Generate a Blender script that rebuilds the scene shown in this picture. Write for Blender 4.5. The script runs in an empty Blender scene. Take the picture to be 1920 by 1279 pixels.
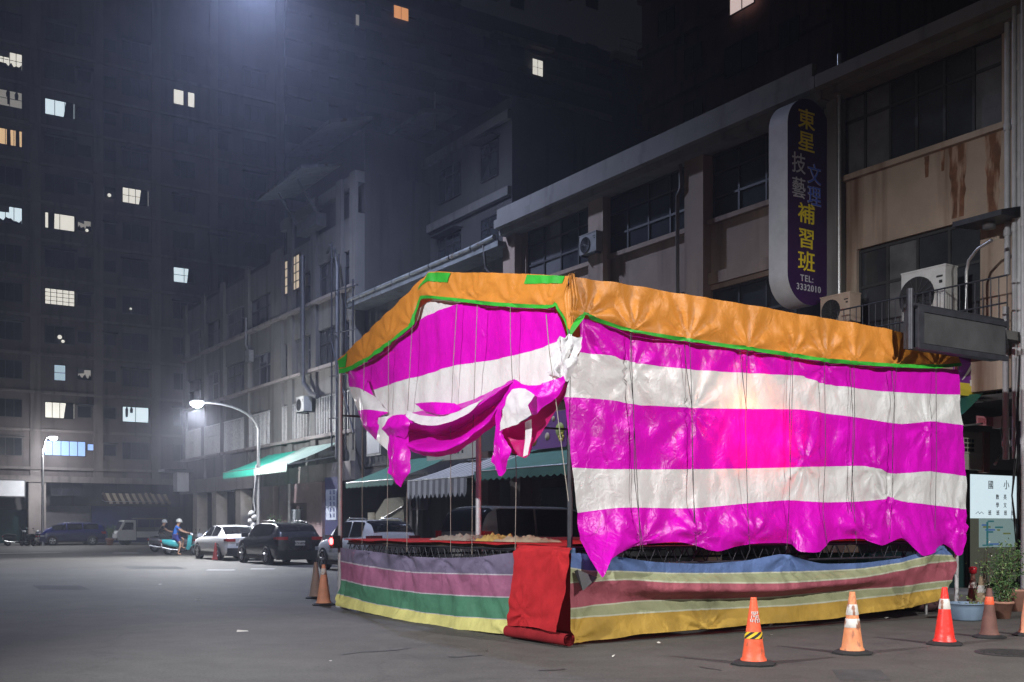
import bpy, math, random
from mathutils import Vector, noise, Matrix
R = random.Random(7)
SC = bpy.context.scene
COL = SC.collection
rad = math.radians

# ------------------------------------------------------------------ camera
F, HZ, CH = 1984.0, 985.0, 1.45            # focal length in photo pixels, horizon row, eye height
cam = bpy.data.objects.new('camera', bpy.data.cameras.new('camera'))
COL.objects.link(cam)
cam.location = (0, 0, CH)
cam.rotation_euler = (rad(90), 0, 0)
cam.data.sensor_width = 36
cam.data.lens = 36 * F / 1920
cam.data.shift_y = (HZ - 639.5) / 1920
cam.data.clip_start = .1
cam.data.clip_end = 900
SC.camera = cam

# ------------------------------------------------------------------ night sky, exposure
W = bpy.data.worlds.new("World"); SC.world = W; W.use_nodes = True
wn = W.node_tree.nodes; wl = W.node_tree.links
sky = wn.new('ShaderNodeTexSky'); sky.sky_type = 'NISHITA'; sky.sun_disc = False
sky.sun_elevation = rad(-3); sky.sun_rotation = rad(200)
bg = wn['Background']; bg.inputs['Strength'].default_value = .05
wl.new(sky.outputs[0], bg.inputs['Color'])
SC.view_settings.view_transform = 'Standard'
SC.view_settings.look = 'None'
SC.view_settings.exposure = 1.1
SC.view_settings.gamma = 1
SC.cycles.use_denoising = True
SC.cycles.max_bounces = 6
SC.cycles.diffuse_bounces = 3
SC.cycles.volume_bounces = 0
SC.cycles.sample_clamp_indirect = 4
SC.cycles.volume_step_rate = 4

def lamp(name, loc, power, col, kind='SPOT', size=.15, cone=150, blend=.5, aim=None, parent=None):
    d = bpy.data.lights.new(name, kind)
    d.energy = power; d.color = col
    d.shadow_soft_size = size
    if kind == 'SPOT':
        d.spot_size = rad(cone); d.spot_blend = blend
    o = bpy.data.objects.new(name, d); COL.objects.link(o)
    o.location = loc
    if aim is not None:
        o.rotation_euler = (Vector(aim) - Vector(loc)).to_track_quat('-Z', 'Y').to_euler()
    return o

WHITE = (1, .985, .955); COOL = (.97, .98, 1)
LEFT_LAMP = (-8.5, 4.5, 8.4)
RIGHT_LAMP = (11.0, 3.2, 8.6)
SPAN_LAMP = (-8.6, 35.0, 20.2)
REAR_LAMP = (0.5, -8.0, 4.4)
lamp('street_light_left', (LEFT_LAMP[0], LEFT_LAMP[1], LEFT_LAMP[2] - .12), 6100, COOL, cone=69, blend=.85, aim=(1.7, 13.2, 1.8))
lamp('street_light_right', (RIGHT_LAMP[0], RIGHT_LAMP[1], RIGHT_LAMP[2] - .12), 4900, WHITE, cone=72, blend=.85, aim=(5.0, 14.5, 1.1))
lamp('span_light', (SPAN_LAMP[0], SPAN_LAMP[1], SPAN_LAMP[2] - .25), 8000, (.60, .69, 1), cone=160, blend=1.0, size=.3, aim=(SPAN_LAMP[0], SPAN_LAMP[1] + .5, 0))
lamp('rear_light', (REAR_LAMP[0], REAR_LAMP[1], REAR_LAMP[2] - .1), 1150, WHITE, kind='POINT', size=.1)  # unseen lamp behind the camera, lights the near road

# ------------------------------------------------------------------ street frame: D across (towards the shophouses), a along the street
TH = math.atan2(.547, .8375); cT, sT = math.cos(TH), math.sin(TH)
CX, CY = .72, 12.96                         # the tent's near corner
def P(D, a, z=0): return Vector((CX + cT*D - sT*a, CY + sT*D + cT*a, z))
def onD(x, y, D):
    k = (x - 960) / F
    a = (CX + cT*D - k*(CY + sT*D)) / (sT + k*cT)
    return a, CH + (HZ - y) * (CY + sT*D + cT*a) / F
def onA(x, y, a):
    k = (x - 960) / F
    D = (k*(CY + cT*a) - CX + sT*a) / (cT - k*sT)
    return D, CH + (HZ - y) * (CY + sT*D + cT*a) / F
def G(x, y):
    Z = F * CH / (y - HZ)
    return Vector(((x - 960) * Z / F, Z, 0))

# ------------------------------------------------------------------ mesh helpers
class MB:
    def __init__(s): s.v, s.f, s.m, s.sm = [], [], [], []
    def add(s, vs, fs, mi=0, smooth=False):
        b = len(s.v); s.v += [tuple(v) for v in vs]
        for i, f in enumerate(fs):
            s.f.append(tuple(b + k for k in f)); s.m.append(mi[i] if isinstance(mi, list) else mi); s.sm.append(smooth)
        return s
    def box(s, x0, x1, y0, y1, z0, z1, mi=0):
        if x0 > x1: x0, x1 = x1, x0
        if y0 > y1: y0, y1 = y1, y0
        if z0 > z1: z0, z1 = z1, z0
        return s.add([(x0,y0,z0),(x1,y0,z0),(x1,y1,z0),(x0,y1,z0),(x0,y0,z1),(x1,y0,z1),(x1,y1,z1),(x0,y1,z1)],
                     [(0,3,2,1),(4,5,6,7),(0,1,5,4),(1,2,6,5),(2,3,7,6),(3,0,4,7)], mi)
    def tube(s, pts, r, n=8, mi=0, smooth=True):
        pts = [Vector(p) for p in pts]; rs = r if isinstance(r, (list, tuple)) else [r]*len(pts)
        vs, fs = [], []
        up = Vector((0,0,1))
        for i, p in enumerate(pts):
            t = (pts[min(i+1, len(pts)-1)] - pts[max(i-1, 0)]).normalized()
            u = t.cross(up)
            if u.length < .05: u = t.cross(Vector((1,0,0)))
            u.normalize(); w = t.cross(u)
            for k in range(n):
                an = 2*math.pi*k/n
                vs.append(p + (u*math.cos(an) + w*math.sin(an))*rs[i])
        for i in range(len(pts)-1):
            for k in range(n):
                fs.append((i*n+k, i*n+(k+1)%n, (i+1)*n+(k+1)%n, (i+1)*n+k))
        s.add(vs, fs, mi, smooth)
        s.add(vs[:n], [tuple(range(n))], mi); s.add(vs[-n:], [tuple(range(n-1,-1,-1))], mi)
        return s
    def lathe(s, prof, n=24, mi=0, c=(0,0,0), axis='z', smooth=True):
        vs, fs, ms = [], [], []
        for r, z in prof:
            for k in range(n):
                an = 2*math.pi*k/n; x, y = r*math.cos(an), r*math.sin(an)
                q = (x, y, z) if axis == 'z' else ((x, z, y) if axis == 'y' else (z, x, y))
                vs.append((q[0]+c[0], q[1]+c[1], q[2]+c[2]))
        for i in range(len(prof)-1):
            for k in range(n):
                fs.append((i*n+k, i*n+(k+1)%n, (i+1)*n+(k+1)%n, (i+1)*n+k)); ms.append(mi[i] if isinstance(mi, list) else mi)
        return s.add(vs, fs, ms, smooth)
    def grid(s, rows, mi=0, smooth=True):
        nu = len(rows[0]); vs = [p for r in rows for p in r]; fs, ms = [], []
        for i in range(len(rows)-1):
            for k in range(nu-1):
                fs.append((i*nu+k, i*nu+k+1, (i+1)*nu+k+1, (i+1)*nu+k)); ms.append(mi[i] if isinstance(mi, list) else mi)
        return s.add(vs, fs, ms, smooth)
    def prism(s, pts, off, mi=0):
        n = len(pts); o = Vector(off); p = [Vector(q) for q in pts]
        return s.add(p + [q + o for q in p], [tuple(range(n-1,-1,-1)), tuple(range(n, 2*n))] + [(i, (i+1)%n, n+(i+1)%n, n+i) for i in range(n)], mi)

def mesh_of(name, mb, mats):
    me = bpy.data.meshes.new(name)
    me.from_pydata(mb.v, [], mb.f)
    for m in (mats if isinstance(mats, (list, tuple)) else [mats]): me.materials.append(m)
    me.polygons.foreach_set('material_index', mb.m)
    me.polygons.foreach_set('use_smooth', mb.sm)
    me.update()
    return me

def tag(o, label=None, cat=None, group=None, kind=None):
    if label: o['label'] = label
    if cat: o['category'] = cat
    if group: o['group'] = group
    if kind: o['kind'] = kind
    return o

RB = {}
def root(name, label, cat, D, a, z=0, group=None):              # a thing of the street frame
    o = bpy.data.objects.new(name, None); COL.objects.link(o); o.empty_display_size = .3
    o.location = P(D, a, z); o.rotation_euler = (0, 0, TH); RB[o.name] = (D, a, z)
    return tag(o, label, cat, group)
def part(name, mb, mats, r, parent=None, label=None):           # mesh in street coordinates under it
    b = RB[r.name]; mb.v = [(x-b[0], y-b[1], z-b[2]) for x, y, z in mb.v]
    o = bpy.data.objects.new(name, mesh_of(name, mb, mats)); COL.objects.link(o)
    o.parent = parent or r
    if label: o['label'] = label
    return o
def solo(name, mb, mats, label, cat, D, a, z=0, group=None, kind=None):
    mb.v = [(x-D, y-a, q-z) for x, y, q in mb.v]
    o = bpy.data.objects.new(name, mesh_of(name, mb, mats)); COL.objects.link(o)
    o.location = P(D, a, z); o.rotation_euler = (0, 0, TH)
    return tag(o, label, cat, group, kind)
def wroot(name, label, cat, loc, rz=0, group=None):             # a thing with its own frame
    o = bpy.data.objects.new(name, None); COL.objects.link(o); o.empty_display_size = .3
    o.location = loc; o.rotation_euler = (0, 0, rz)
    return tag(o, label, cat, group)
def lpart(name, mb, mats, parent, label=None):
    o = bpy.data.objects.new(name, mesh_of(name, mb, mats)); COL.objects.link(o); o.parent = parent
    if label: o['label'] = label
    return o
def wsolo(name, mb, mats, loc, rz, label, cat, group=None, kind=None):
    o = bpy.data.objects.new(name, mesh_of(name, mb, mats)); COL.objects.link(o)
    o.location = loc; o.rotation_euler = (0, 0, rz)
    return tag(o, label, cat, group, kind)
KIDS = {}
def copy_tree(o, parent=None):
    c = o.copy(); COL.objects.link(c); c.parent = parent
    for ch in list(o.children): copy_tree(ch, c)
    return c

_txt_n = 0
def text_into(mb, s, size, mp, mi=0, bold=0., sx=1., spacing=1.):
    """letters as flat raised mesh; mp maps (right, up, depth) to a vertex"""
    cu = bpy.data.curves.new('letters', 'FONT'); cu.body = s; cu.size = size; cu.offset = bold; cu.extrude = .006
    cu.align_x = 'CENTER'; cu.align_y = 'CENTER'; cu.resolution_u = 3; cu.space_character = spacing
    o = bpy.data.objects.new('letters', cu); COL.objects.link(o)
    dg = bpy.context.evaluated_depsgraph_get(); dg.update()
    me = bpy.data.meshes.new_from_object(o.evaluated_get(dg))
    vs = [mp(v.co.x*sx, v.co.y, v.co.z) for v in me.vertices]
    mb.add(vs, [tuple(p.vertices) for p in me.polygons], mi)
    bpy.data.objects.remove(o); bpy.data.curves.remove(cu); bpy.data.meshes.remove(me)

# ------------------------------------------------------------------ materials
MC = {}
def srgb(r, g, b): return tuple(((c/255)/12.92 if c/255 <= .04045 else ((c/255+.055)/1.055)**2.4) for c in (r, g, b))
def M(name, col, rough=.6, var=.12, vs=2., bump=0., bs=20., metal=0., spec=.4, emit=0., ecol=None, transl=0., streak=None, sscale=(6,6,.35), sthr=(.55,.7), stretch=(1,1,1), coat=0., detail=6., dist=0., crease=0., cs=1.6):
    if name in MC: return MC[name]
    m = bpy.data.materials.new(name); m.use_nodes = True; MC[name] = m
    nt = m.node_tree; n = nt.nodes; l = nt.links
    b = n['Principled BSDF']; out = n['Material Output']
    b.inputs['Roughness'].default_value = rough; b.inputs['Metallic'].default_value = metal
    b.inputs['Specular IOR Level'].default_value = spec
    b.inputs['Coat Weight'].default_value = coat
    tc = n.new('ShaderNodeTexCoord'); mp = n.new('ShaderNodeMapping'); mp.inputs['Scale'].default_value = stretch
    l.new(tc.outputs['Object'], mp.inputs['Vector'])
    src = None
    c4 = tuple(col) + (1,)
    if var:
        t = n.new('ShaderNodeTexNoise'); t.inputs['Scale'].default_value = vs; t.inputs['Detail'].default_value = 7; t.inputs['Roughness'].default_value = .65
        l.new(mp.outputs[0], t.inputs['Vector'])
        cr = n.new('ShaderNodeValToRGB'); cr.color_ramp.elements[0].position = .3; cr.color_ramp.elements[1].position = .7
        cr.color_ramp.elements[0].color = tuple(x*(1-var) for x in col) + (1,)
        cr.color_ramp.elements[1].color = tuple(min(1, x*(1+var)) for x in col) + (1,)
        l.new(t.outputs['Fac'], cr.inputs[0]); src = cr.outputs[0]
    if streak:
        m2 = n.new('ShaderNodeMapping'); m2.inputs['Scale'].default_value = sscale; l.new(tc.outputs['Object'], m2.inputs['Vector'])
        t2 = n.new('ShaderNodeTexNoise'); t2.inputs['Scale'].default_value = 1; t2.inputs['Detail'].default_value = 5; l.new(m2.outputs[0], t2.inputs['Vector'])
        r2 = n.new('ShaderNodeValToRGB'); r2.color_ramp.elements[0].position = sthr[0]; r2.color_ramp.elements[1].position = sthr[1]
        l.new(t2.outputs['Fac'], r2.inputs[0])
        mx = n.new('ShaderNodeMix'); mx.data_type = 'RGBA'; l.new(r2.outputs[0], mx.inputs['Factor'])
        if src: l.new(src, mx.inputs['A'])
        else: mx.inputs['A'].default_value = c4
        mx.inputs['B'].default_value = tuple(streak) + (1,); src = mx.outputs['Result']
    if src: l.new(src, b.inputs['Base Color'])
    else: b.inputs['Base Color'].default_value = c4
    if bump:
        t = n.new('ShaderNodeTexNoise'); t.inputs['Scale'].default_value = bs; t.inputs['Detail'].default_value = detail; t.inputs['Distortion'].default_value = dist
        l.new(mp.outputs[0], t.inputs['Vector'])
        bp = n.new('ShaderNodeBump'); bp.inputs['Strength'].default_value = bump; bp.inputs['Distance'].default_value = .03
        l.new(t.outputs['Fac'], bp.inputs['Height']); l.new(bp.outputs[0], b.inputs['Normal'])
        if crease:
            m3 = n.new('ShaderNodeMapping'); m3.inputs['Scale'].default_value = (1,1,.75); l.new(tc.outputs['Object'], m3.inputs['Vector'])
            wb = n.new('ShaderNodeTexNoise'); wb.inputs['Scale'].default_value = 1.5; wb.inputs['Detail'].default_value = 3; l.new(m3.outputs[0], wb.inputs['Vector'])
            ad = n.new('ShaderNodeVectorMath'); ad.operation = 'MULTIPLY_ADD'; ad.inputs[1].default_value = (.5,.5,.5); l.new(wb.outputs['Color'], ad.inputs[0]); l.new(m3.outputs[0], ad.inputs[2])
            hs = []
            for k, sc in enumerate((cs, cs*2.7)):
                vo = n.new('ShaderNodeTexVoronoi'); vo.feature = 'F1'; vo.distance = 'MANHATTAN' if k else 'EUCLIDEAN'; vo.inputs['Scale'].default_value = sc; l.new(ad.outputs[0], vo.inputs['Vector']); hs.append(vo.outputs['Distance'])
            sm = n.new('ShaderNodeMath'); sm.operation = 'MULTIPLY_ADD'; sm.inputs[1].default_value = .35; l.new(hs[1], sm.inputs[0]); l.new(hs[0], sm.inputs[2])
            b2 = n.new('ShaderNodeBump'); b2.inputs['Strength'].default_value = crease; b2.inputs['Distance'].default_value = .12
            l.new(sm.outputs[0], b2.inputs['Height']); l.new(bp.outputs[0], b2.inputs['Normal']); l.new(b2.outputs[0], b.inputs['Normal'])
    if emit:
        b.inputs['Emission Color'].default_value = tuple(ecol or col) + (1,); b.inputs['Emission Strength'].default_value = emit
    if transl:
        tr = n.new('ShaderNodeBsdfTranslucent')
        if src: l.new(src, tr.inputs['Color'])
        else: tr.inputs['Color'].default_value = c4
        mix = n.new('ShaderNodeMixShader'); mix.inputs[0].default_value = transl
        l.new(b.outputs[0], mix.inputs[1]); l.new(tr.outputs[0], mix.inputs[2]); l.new(mix.outputs[0], out.inputs[0])
    return m
def metal(name, col, rough=.35, **k): return M(name, col, rough, metal=.9, **k)
def glow(name, col, s): return M(name, col, .5, var=0, emit=s, ecol=col)

m_mag = M('magenta_tarp', (.71, .003, .54), .32, .12, 1.3, bump=.5, bs=7, transl=.28, spec=.38, dist=1.6, detail=9, crease=.17)
m_whi = M('white_tarp', (.76, .76, .755), .34, .08, 1.3, bump=.5, bs=7, transl=.28, spec=.38, dist=1.6, detail=9, crease=.17)
m_org = M('orange_tarp', (.57, .215, .030), .48, .12, 1.5, bump=.5, bs=6, transl=.12, dist=1.2, crease=.13, cs=2.2)
m_grn = M('green_trim', (.03, .33, .03), .5, .15, 4, bump=.3, bs=12)
m_brn = M('brown_tarp', (.055, .019, .007), .6, .25, 2, bump=.4, bs=5)
def cloth(name, col): col = tuple(c*.62+.03*sum(col)/3 for c in col); return M(name, col, .72, .2, 2.2, bump=.5, bs=7, spec=.25, transl=.1, dist=.6, crease=.35, cs=1.8, streak=tuple(c*.6 for c in col), sscale=(1.5,1.5,1.1), sthr=(.58,.72))
m_steel = metal('galvanised_steel', (.5, .5, .5), .4, var=.2, vs=9)
m_dsteel = M('dark_steel', (.035, .036, .045), .5, .3, 8, metal=.4)
m_rope = M('rope', (.25, .22, .19), .9, .2, 30)
m_drope = M('dark_rope', (.055, .045, .05), .9, .2, 30)
m_red = M('red_felt', (.34, .018, .022), .95, .25, 3, bump=.35, bs=60, spec=.1)
m_dred = M('dark_red_felt', (.11, .01, .012), .95, .15, 4, bump=.3, bs=60, spec=.1)
m_dark = M('dark_void', (.012, .012, .014), .8, .2)
m_black = M('black_rubber', (.02, .02, .021), .8, .2, 10)
m_glass = M('dark_glass', (.012, .013, .016), .06, 0, spec=.6)
m_wglass = M('window_glass', (.030, .032, .037), .16, .35, 1.2, spec=.5)
m_frame = M('aluminium_frame', (.11, .11, .115), .45, .2, 5, metal=.3)
m_dframe = M('dark_frame', (.03, .03, .032), .5, .2, 5)
m_chrome = metal('chrome', (.75, .75, .76), .15, var=0)

# ------------------------------------------------------------------ ground
def asphalt():
    m = bpy.data.materials.new('asphalt'); m.use_nodes = True; nt = m.node_tree; n, l = nt.nodes, nt.links
    b = n['Principled BSDF']; tc = n.new('ShaderNodeTexCoord')
    def nz(sc, det, thr, c0, c1):
        t = n.new('ShaderNodeTexNoise'); t.inputs['Scale'].default_value = sc; t.inputs['Detail'].default_value = det; t.inputs['Roughness'].default_value = .7
        l.new(tc.outputs['Object'], t.inputs['Vector'])
        r = n.new('ShaderNodeValToRGB'); r.color_ramp.elements[0].position, r.color_ramp.elements[1].position = thr
        r.color_ramp.elements[0].color = (c0,)*3 + (1,); r.color_ramp.elements[1].color = (c1,)*3 + (1,)
        l.new(t.outputs['Fac'], r.inputs[0]); return r.outputs[0], t
    a, _ = nz(.25, 7, (.32, .68), .72, 1.18)
    c, _ = nz(2.2, 9, (.35, .7), .82, 1.14)
    d, dt = nz(34, 6, (.3, .72), .62, 1.45)
    s, _ = nz(.9, 9, (.62, .70), 1, .66)
    def mul(x, y):
        q = n.new('ShaderNodeMix'); q.data_type = 'RGBA'; q.blend_type = 'MULTIPLY'; q.inputs['Factor'].default_value = 1
        l.new(x, q.inputs['A']); l.new(y, q.inputs['B']); return q.outputs['Result']
    base = n.new('ShaderNodeRGB'); base.outputs[0].default_value = (.080, .0755, .069, 1)
    o = mul(mul(mul(mul(base.outputs[0], a), c), d), s)
    vo = n.new('ShaderNodeTexVoronoi'); vo.feature = 'DISTANCE_TO_EDGE'; vo.inputs['Scale'].default_value = .16
    mpp = n.new('ShaderNodeMapping'); l.new(tc.outputs['Object'], mpp.inputs['Vector'])
    wob = n.new('ShaderNodeTexNoise'); wob.inputs['Scale'].default_value = 1.1; wob.inputs['Detail'].default_value = 6; l.new(tc.outputs['Object'], wob.inputs['Vector'])
    va = n.new('ShaderNodeVectorMath'); va.operation = 'MULTIPLY_ADD'; va.inputs[1].default_value = (1.6, 1.6, 0)
    l.new(wob.outputs['Color'], va.inputs[0]); l.new(tc.outputs['Object'], va.inputs[2]); l.new(va.outputs[0], vo.inputs['Vector'])
    cr = n.new('ShaderNodeValToRGB'); cr.color_ramp.elements[0].position = .0; cr.color_ramp.elements[1].position = .006
    cr.color_ramp.elements[0].color = (.8,)*3 + (1,); l.new(vo.outputs['Distance'], cr.inputs[0])
    l.new(mul(o, cr.outputs[0]), b.inputs['Base Color'])
    b.inputs['Roughness'].default_value = .78; b.inputs['Specular IOR Level'].default_value = .35
    bp = n.new('ShaderNodeBump'); bp.inputs['Strength'].default_value = .5; bp.inputs['Distance'].default_value = .006
    l.new(dt.outputs['Fac'], bp.inputs['Height']); l.new(bp.outputs[0], b.inputs['Normal'])
    return m
m_asph = asphalt()
mb = MB(); mb.add([(-400,-200,0),(400,-200,0),(400,600,0),(-400,600,0)], [(0,1,2,3)])
wsolo('ground', mb, m_asph, (0,0,0), 0, None, None, kind='structure')
m_conc = M('pavement_concrete', (.20, .195, .185), .85, .2, 1.5, bump=.2, bs=30)
mb = MB(); mb.box(10.6, 15, -8, 57, 0, .12)
solo('pavement', mb, m_conc, None, None, 11, 0, kind='structure')
mb = MB(); mb.box(-60, 60, 72.2, 75, 0, .13)
solo('far_pavement', mb, m_conc, None, None, 0, 73, kind='structure')
m_paint = M('road_paint', (.62, .62, .60), .7, .25, 6)
mb = MB()
for (x0, x1, y) in ((388, 440, 1069), (470, 515, 1067), (212, 258, 1037)):
    p, q = G(x0, y), G(x1, y)
    mb.add([(p.x, p.y-.13*p.y/30, .004), (q.x, q.y-.13*p.y/30, .004), (q.x, q.y+.14*p.y/30, .004), (p.x, p.y+.14*p.y/30, .004)], [(0,1,2,3)])
mb.add([(G(-60,1039).x, G(0,1039).y, .004), (G(120,1036).x, G(0,1036.5).y, .004), (G(120,1036).x, G(0,1036).y, .004), (G(-60,1038).x, G(0,1038.2).y, .004)], [(0,1,2,3)])
wsolo('road_markings', mb, m_paint, (0,0,0), 0, None, None, kind='structure')
m_tar = M('tar_seam', (.035,.034,.034), .7, .3, 5)
mb = MB()
for pts, w in (([(330,1085),(470,1100),(640,1118),(800,1140),(900,1160)], .05), ([(0,1150),(160,1142),(300,1141),(460,1150)], .035), ([(640,1228),(700,1222),(770,1216)], .03), ([(1010,1259),(1060,1256)], .03), ([(840,1232),(905,1230)], .02), ([(1310,1250),(1350,1256)], .03)):
    L_, R_ = [], []
    for i, (x, y) in enumerate(pts):
        for u in (0, .34, .67) if i < len(pts)-1 else (0,):
            xx = x + (pts[min(i+1,len(pts)-1)][0]-x)*u; yy = y + (pts[min(i+1,len(pts)-1)][1]-y)*u
            p = G(xx, yy); j = R.uniform(-.06,.06); ww = w*R.uniform(.5,1.3)*p.y/10
            L_.append((p.x, p.y+j-ww, .004)); R_.append((p.x, p.y+j+ww, .004))
    mb.grid([L_, R_], 0, False)
wsolo('road_seams', mb, m_tar, (0,0,0), 0, None, None, kind='structure')
m_patch = M('asphalt_patch', (.055,.054,.054), .85, .3, 3, bump=.5, bs=80)
mb = MB()
for (x0, x1, y0, y1) in ((230,330,1062,1067), (60,150,1098,1106), (1560,1650,1256,1276)):
    p = [G(x0,y0), G(x1,y0), G(x1+20,y1), G(x0+14,y1)]; mb.add([(q.x, q.y, .003) for q in p], [(3,2,1,0)])
wsolo('road_patches', mb, m_patch, (0,0,0), 0, None, None, kind='structure')
# litter specks
m_lit = M('paper_litter', (.6, .58, .52), .8, .2)
for (x, y, w) in ((455,1185,.16),(558,1158,.1),(370,1126,.1),(300,1096,.12),(912,1222,.05),(1235,1208,.06),(1445,1193,.06),(1662,1160,.07),(850,1178,.12),(620,1240,.04),(1150,1232,.04)):
    p = G(x, y); mb = MB(); z = [R.uniform(.004, .03) for _ in range(4)]
    mb.add([(-w/2,-w*.3,z[0]),(w/2,-w*.25,z[1]),(w*.4,w*.3,z[2]),(-w*.45,w*.3,z[3])], [(0,1,2,3)])
    wsolo('paper_scrap', mb, m_lit, p, R.uniform(0,3), 'small pale scrap of litter lying on the asphalt', 'litter', 'scraps of litter on the road')
# manhole
p = G(1893, 1225); mb = MB()
mb.lathe([(0,.008),(.3,.008),(.31,.012),(.36,.012),(.37,.004)], 32)
for k in range(-3, 4): mb.box(-.24, .24, k*.075-.012, k*.075+.012, .008, .015)
wsolo('manhole_cover', mb, M('cast_iron', (.035,.034,.034), .6, .3, 8), p, .5, 'round dark manhole cover set in the asphalt beside the cones', 'manhole')

# ------------------------------------------------------------------ cloth lofts
def resample(pl, n):
    pl = [Vector(p) for p in pl]
    d = [0.]
    for i in range(1, len(pl)): d.append(d[-1] + (pl[i]-pl[i-1]).length)
    out = []; j = 0
    for k in range(n):
        t = d[-1]*k/(n-1)
        while j < len(pl)-2 and d[j+1] < t: j += 1
        u = 0 if d[j+1] == d[j] else (t-d[j])/(d[j+1]-d[j])
        i0, i3 = max(j-1, 0), min(j+2, len(pl)-1)
        p0, p1, p2, p3 = pl[i0], pl[j], pl[j+1], pl[i3]
        lin = p1.lerp(p2, u)
        cr = .5*((2*p1) + (p2-p0)*u + (2*p0-5*p1+4*p2-p3)*u*u + (3*p1-p0-3*p2+p3)*u**3)
        out.append(lin.lerp(cr, .6))
    return out
def loft(mb, face, polys, mats, nu=80, per=8, wr=.03, ws=1.6, fold=0., fs=6., seed=0., soff=0., edge=True, plane=0., ties=(), tamp=.05, tr=.45):
    """polys: list of pixel polylines [(x,y[,off])]; face 'a': the tent's long front, 'D': its gable end. off is metres out of that face."""
    L = []
    for pl in polys:
        q = []
        for p in pl:
            off = p[2] if len(p) > 2 else 0.
            s, z = onA(p[0], p[1], -off-soff+plane) if face == 'a' else onD(p[0], p[1], -off-soff+plane)
            q.append((s, off, z))
        L.append(resample(q, nu))
    TP = [(onA(x, y, -soff+plane) if face == 'a' else onD(x, y, -soff+plane)) for x, y in ties]
    rows, ms = [], []
    nb = len(L)-1
    for b in range(nb):
        n = per[b] if isinstance(per, list) else per
        for k in range(n + (1 if b == nb-1 else 0)):
            u = k/n
            row = []
            for i in range(nu):
                p0, p1, p2, p3 = L[max(b-1,0)][i], L[b][i], L[b+1][i], L[min(b+2,nb)][i]
                lin = p1.lerp(p2, u)
                cr = .5*((2*p1) + (p2-p0)*u + (2*p0-5*p1+4*p2-p3)*u*u + (3*p1-p0-3*p2+p3)*u**3)
                v = Vector((lin.x, cr.y*.7+lin.y*.3, lin.z))
                s, z = v.x, v.z
                w = noise.fractal(Vector((s*ws+seed, z*ws*.8, seed*.7)), .9, 2.1, 4)*wr
                w += abs(noise.noise(Vector((s*ws*1.7+z*.9+seed, z*ws*1.1-s*.6, 3.1+seed))))*wr*1.1
                if fold: w += fold*noise.noise(Vector((s*fs+seed, z*.35, 1.7)))
                for q, (ts, tz) in enumerate(TP):
                    ds, dz = s-ts, z-tz; d = math.hypot(ds, dz)
                    if d < tr*3: w += tamp*math.exp(-d/tr)*min(1, d/.08)*math.cos((8+q % 3)*math.atan2(dz, ds)+q)
                o = v.y + soff + w
                row.append((s, -o+plane, z) if face == 'a' else (-o+plane, s, z))
            rows.append(row)
            if k < n: ms.append(mats[b])
    mb.grid(rows, ms)

# ---- the tent: frame, canopy, ropes
DW, AL = 7.85, 6.92
tent = root('festival_tent', 'large striped street tent with an orange canopy edged in green on steel poles', 'tent', 0, 0)
mb = MB()
# valance of the gable end, gathered where ropes tie it down
tG = [(683,676),(729,640),(773,610),(815,556),(857,561),(895,564),(957,570),(1024,577)]
tR = [(1100,590),(1183,620),(1291,637),(1401,654),(1487,666),(1546,675),(1601,680),(1681,685),(1755,687)]
topG = [(634,676),(640,668),(700,612),(760,554),(805,511),(860,511),(930,512),(1000,514),(1050,517),(1066,517)]
botG = [(637,692),(662,684),(700,662),(735,636),(770,604),(786,556),(845,558),(930,567),(1030,572),(1040,566),(1055,590),(1064,620)]
botG2 = [(637,701),(662,692),(700,670),(737,643),(774,609),(790,561),(845,564),(930,574),(1030,579),(1041,573),(1055,603),(1066,632)]
loft(mb, 'D', [topG, botG], [0], 150, 16, .02, 1.9, .02, 3.6, 2, .13, ties=tG, tamp=.03)
loft(mb, 'D', [botG, botG2], [1], 150, 2, .02, 1.9, .02, 3.6, 2, .136, ties=tG, tamp=.03)
topR = [(1066,517),(1200,538),(1350,563),(1500,589),(1660,616),(1760,641),(1784,650)]
botR = [(1066,620),(1075,606),(1098,584),(1115,594),(1185,618),(1290,634),(1400,650),(1490,663),(1545,672),(1600,677),(1680,682),(1755,684),(1803,680)]
botR2 = [(1066,632),(1077,618),(1100,590),(1116,600),(1186,624),(1292,641),(1400,657),(1490,670),(1545,679),(1600,684),(1680,689),(1755,691),(1805,686)]
loft(mb, 'a', [topR, botR], [0], 240, 18, .02, 1.9, .02, 3.6, 5, .13, ties=tR, tamp=.04)
loft(mb, 'a', [botR, botR2], [1], 240, 2, .02, 1.9, .02, 3.6, 5, .136, ties=tR, tamp=.04)
# pleats gathered at the corner
for k in range(7):
    t = k/6; x0 = -.10 + .2*t
    mb.tube([(x0*.35-.07, -.1-.02*(k%2), 4.5), (x0*.8-.08, -.12-.03*(k%2), 4.2), (x0*.3-.07, -.10, 3.83)], [.012, .035, .02], 8, 0)
# roof slopes
zE, zR, aR = 4.46, 5.22, 3.65
rows = []
for i in range(13):
    a = (AL-.12)*i/12
    z = zE + (zR-zE)*(1-abs(a-aR)/aR) if a <= aR else zE-.32 + (zR-zE+.32)*(1-(a-aR)/(AL-aR))
    rows.append([(.06 + (DW-.02)*k/14, a, z - .05 - .03*math.sin(math.pi*k/14*3)**2) for k in range(15)])
mb.grid(rows, 0)
part('canopy', mb, [m_org, m_grn], tent)
# green patches and brown sheet
for pt in ([[(788,534),(805,512),(846,512)], [(783,545),(800,528),(842,530)]], [[(988,515),(1056,517)], [(982,532),(1052,531)]], [[(634,677),(650,662)], [(637,690),(646,688)]]):
    mb = MB(); loft(mb, 'D', pt, [0], 24, 6, .02, 1.9, .02, 3.6, 2, .142, ties=tG, tamp=.03); part('corner_patch', mb, m_grn, tent, label='bright green reinforcing patch')
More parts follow.
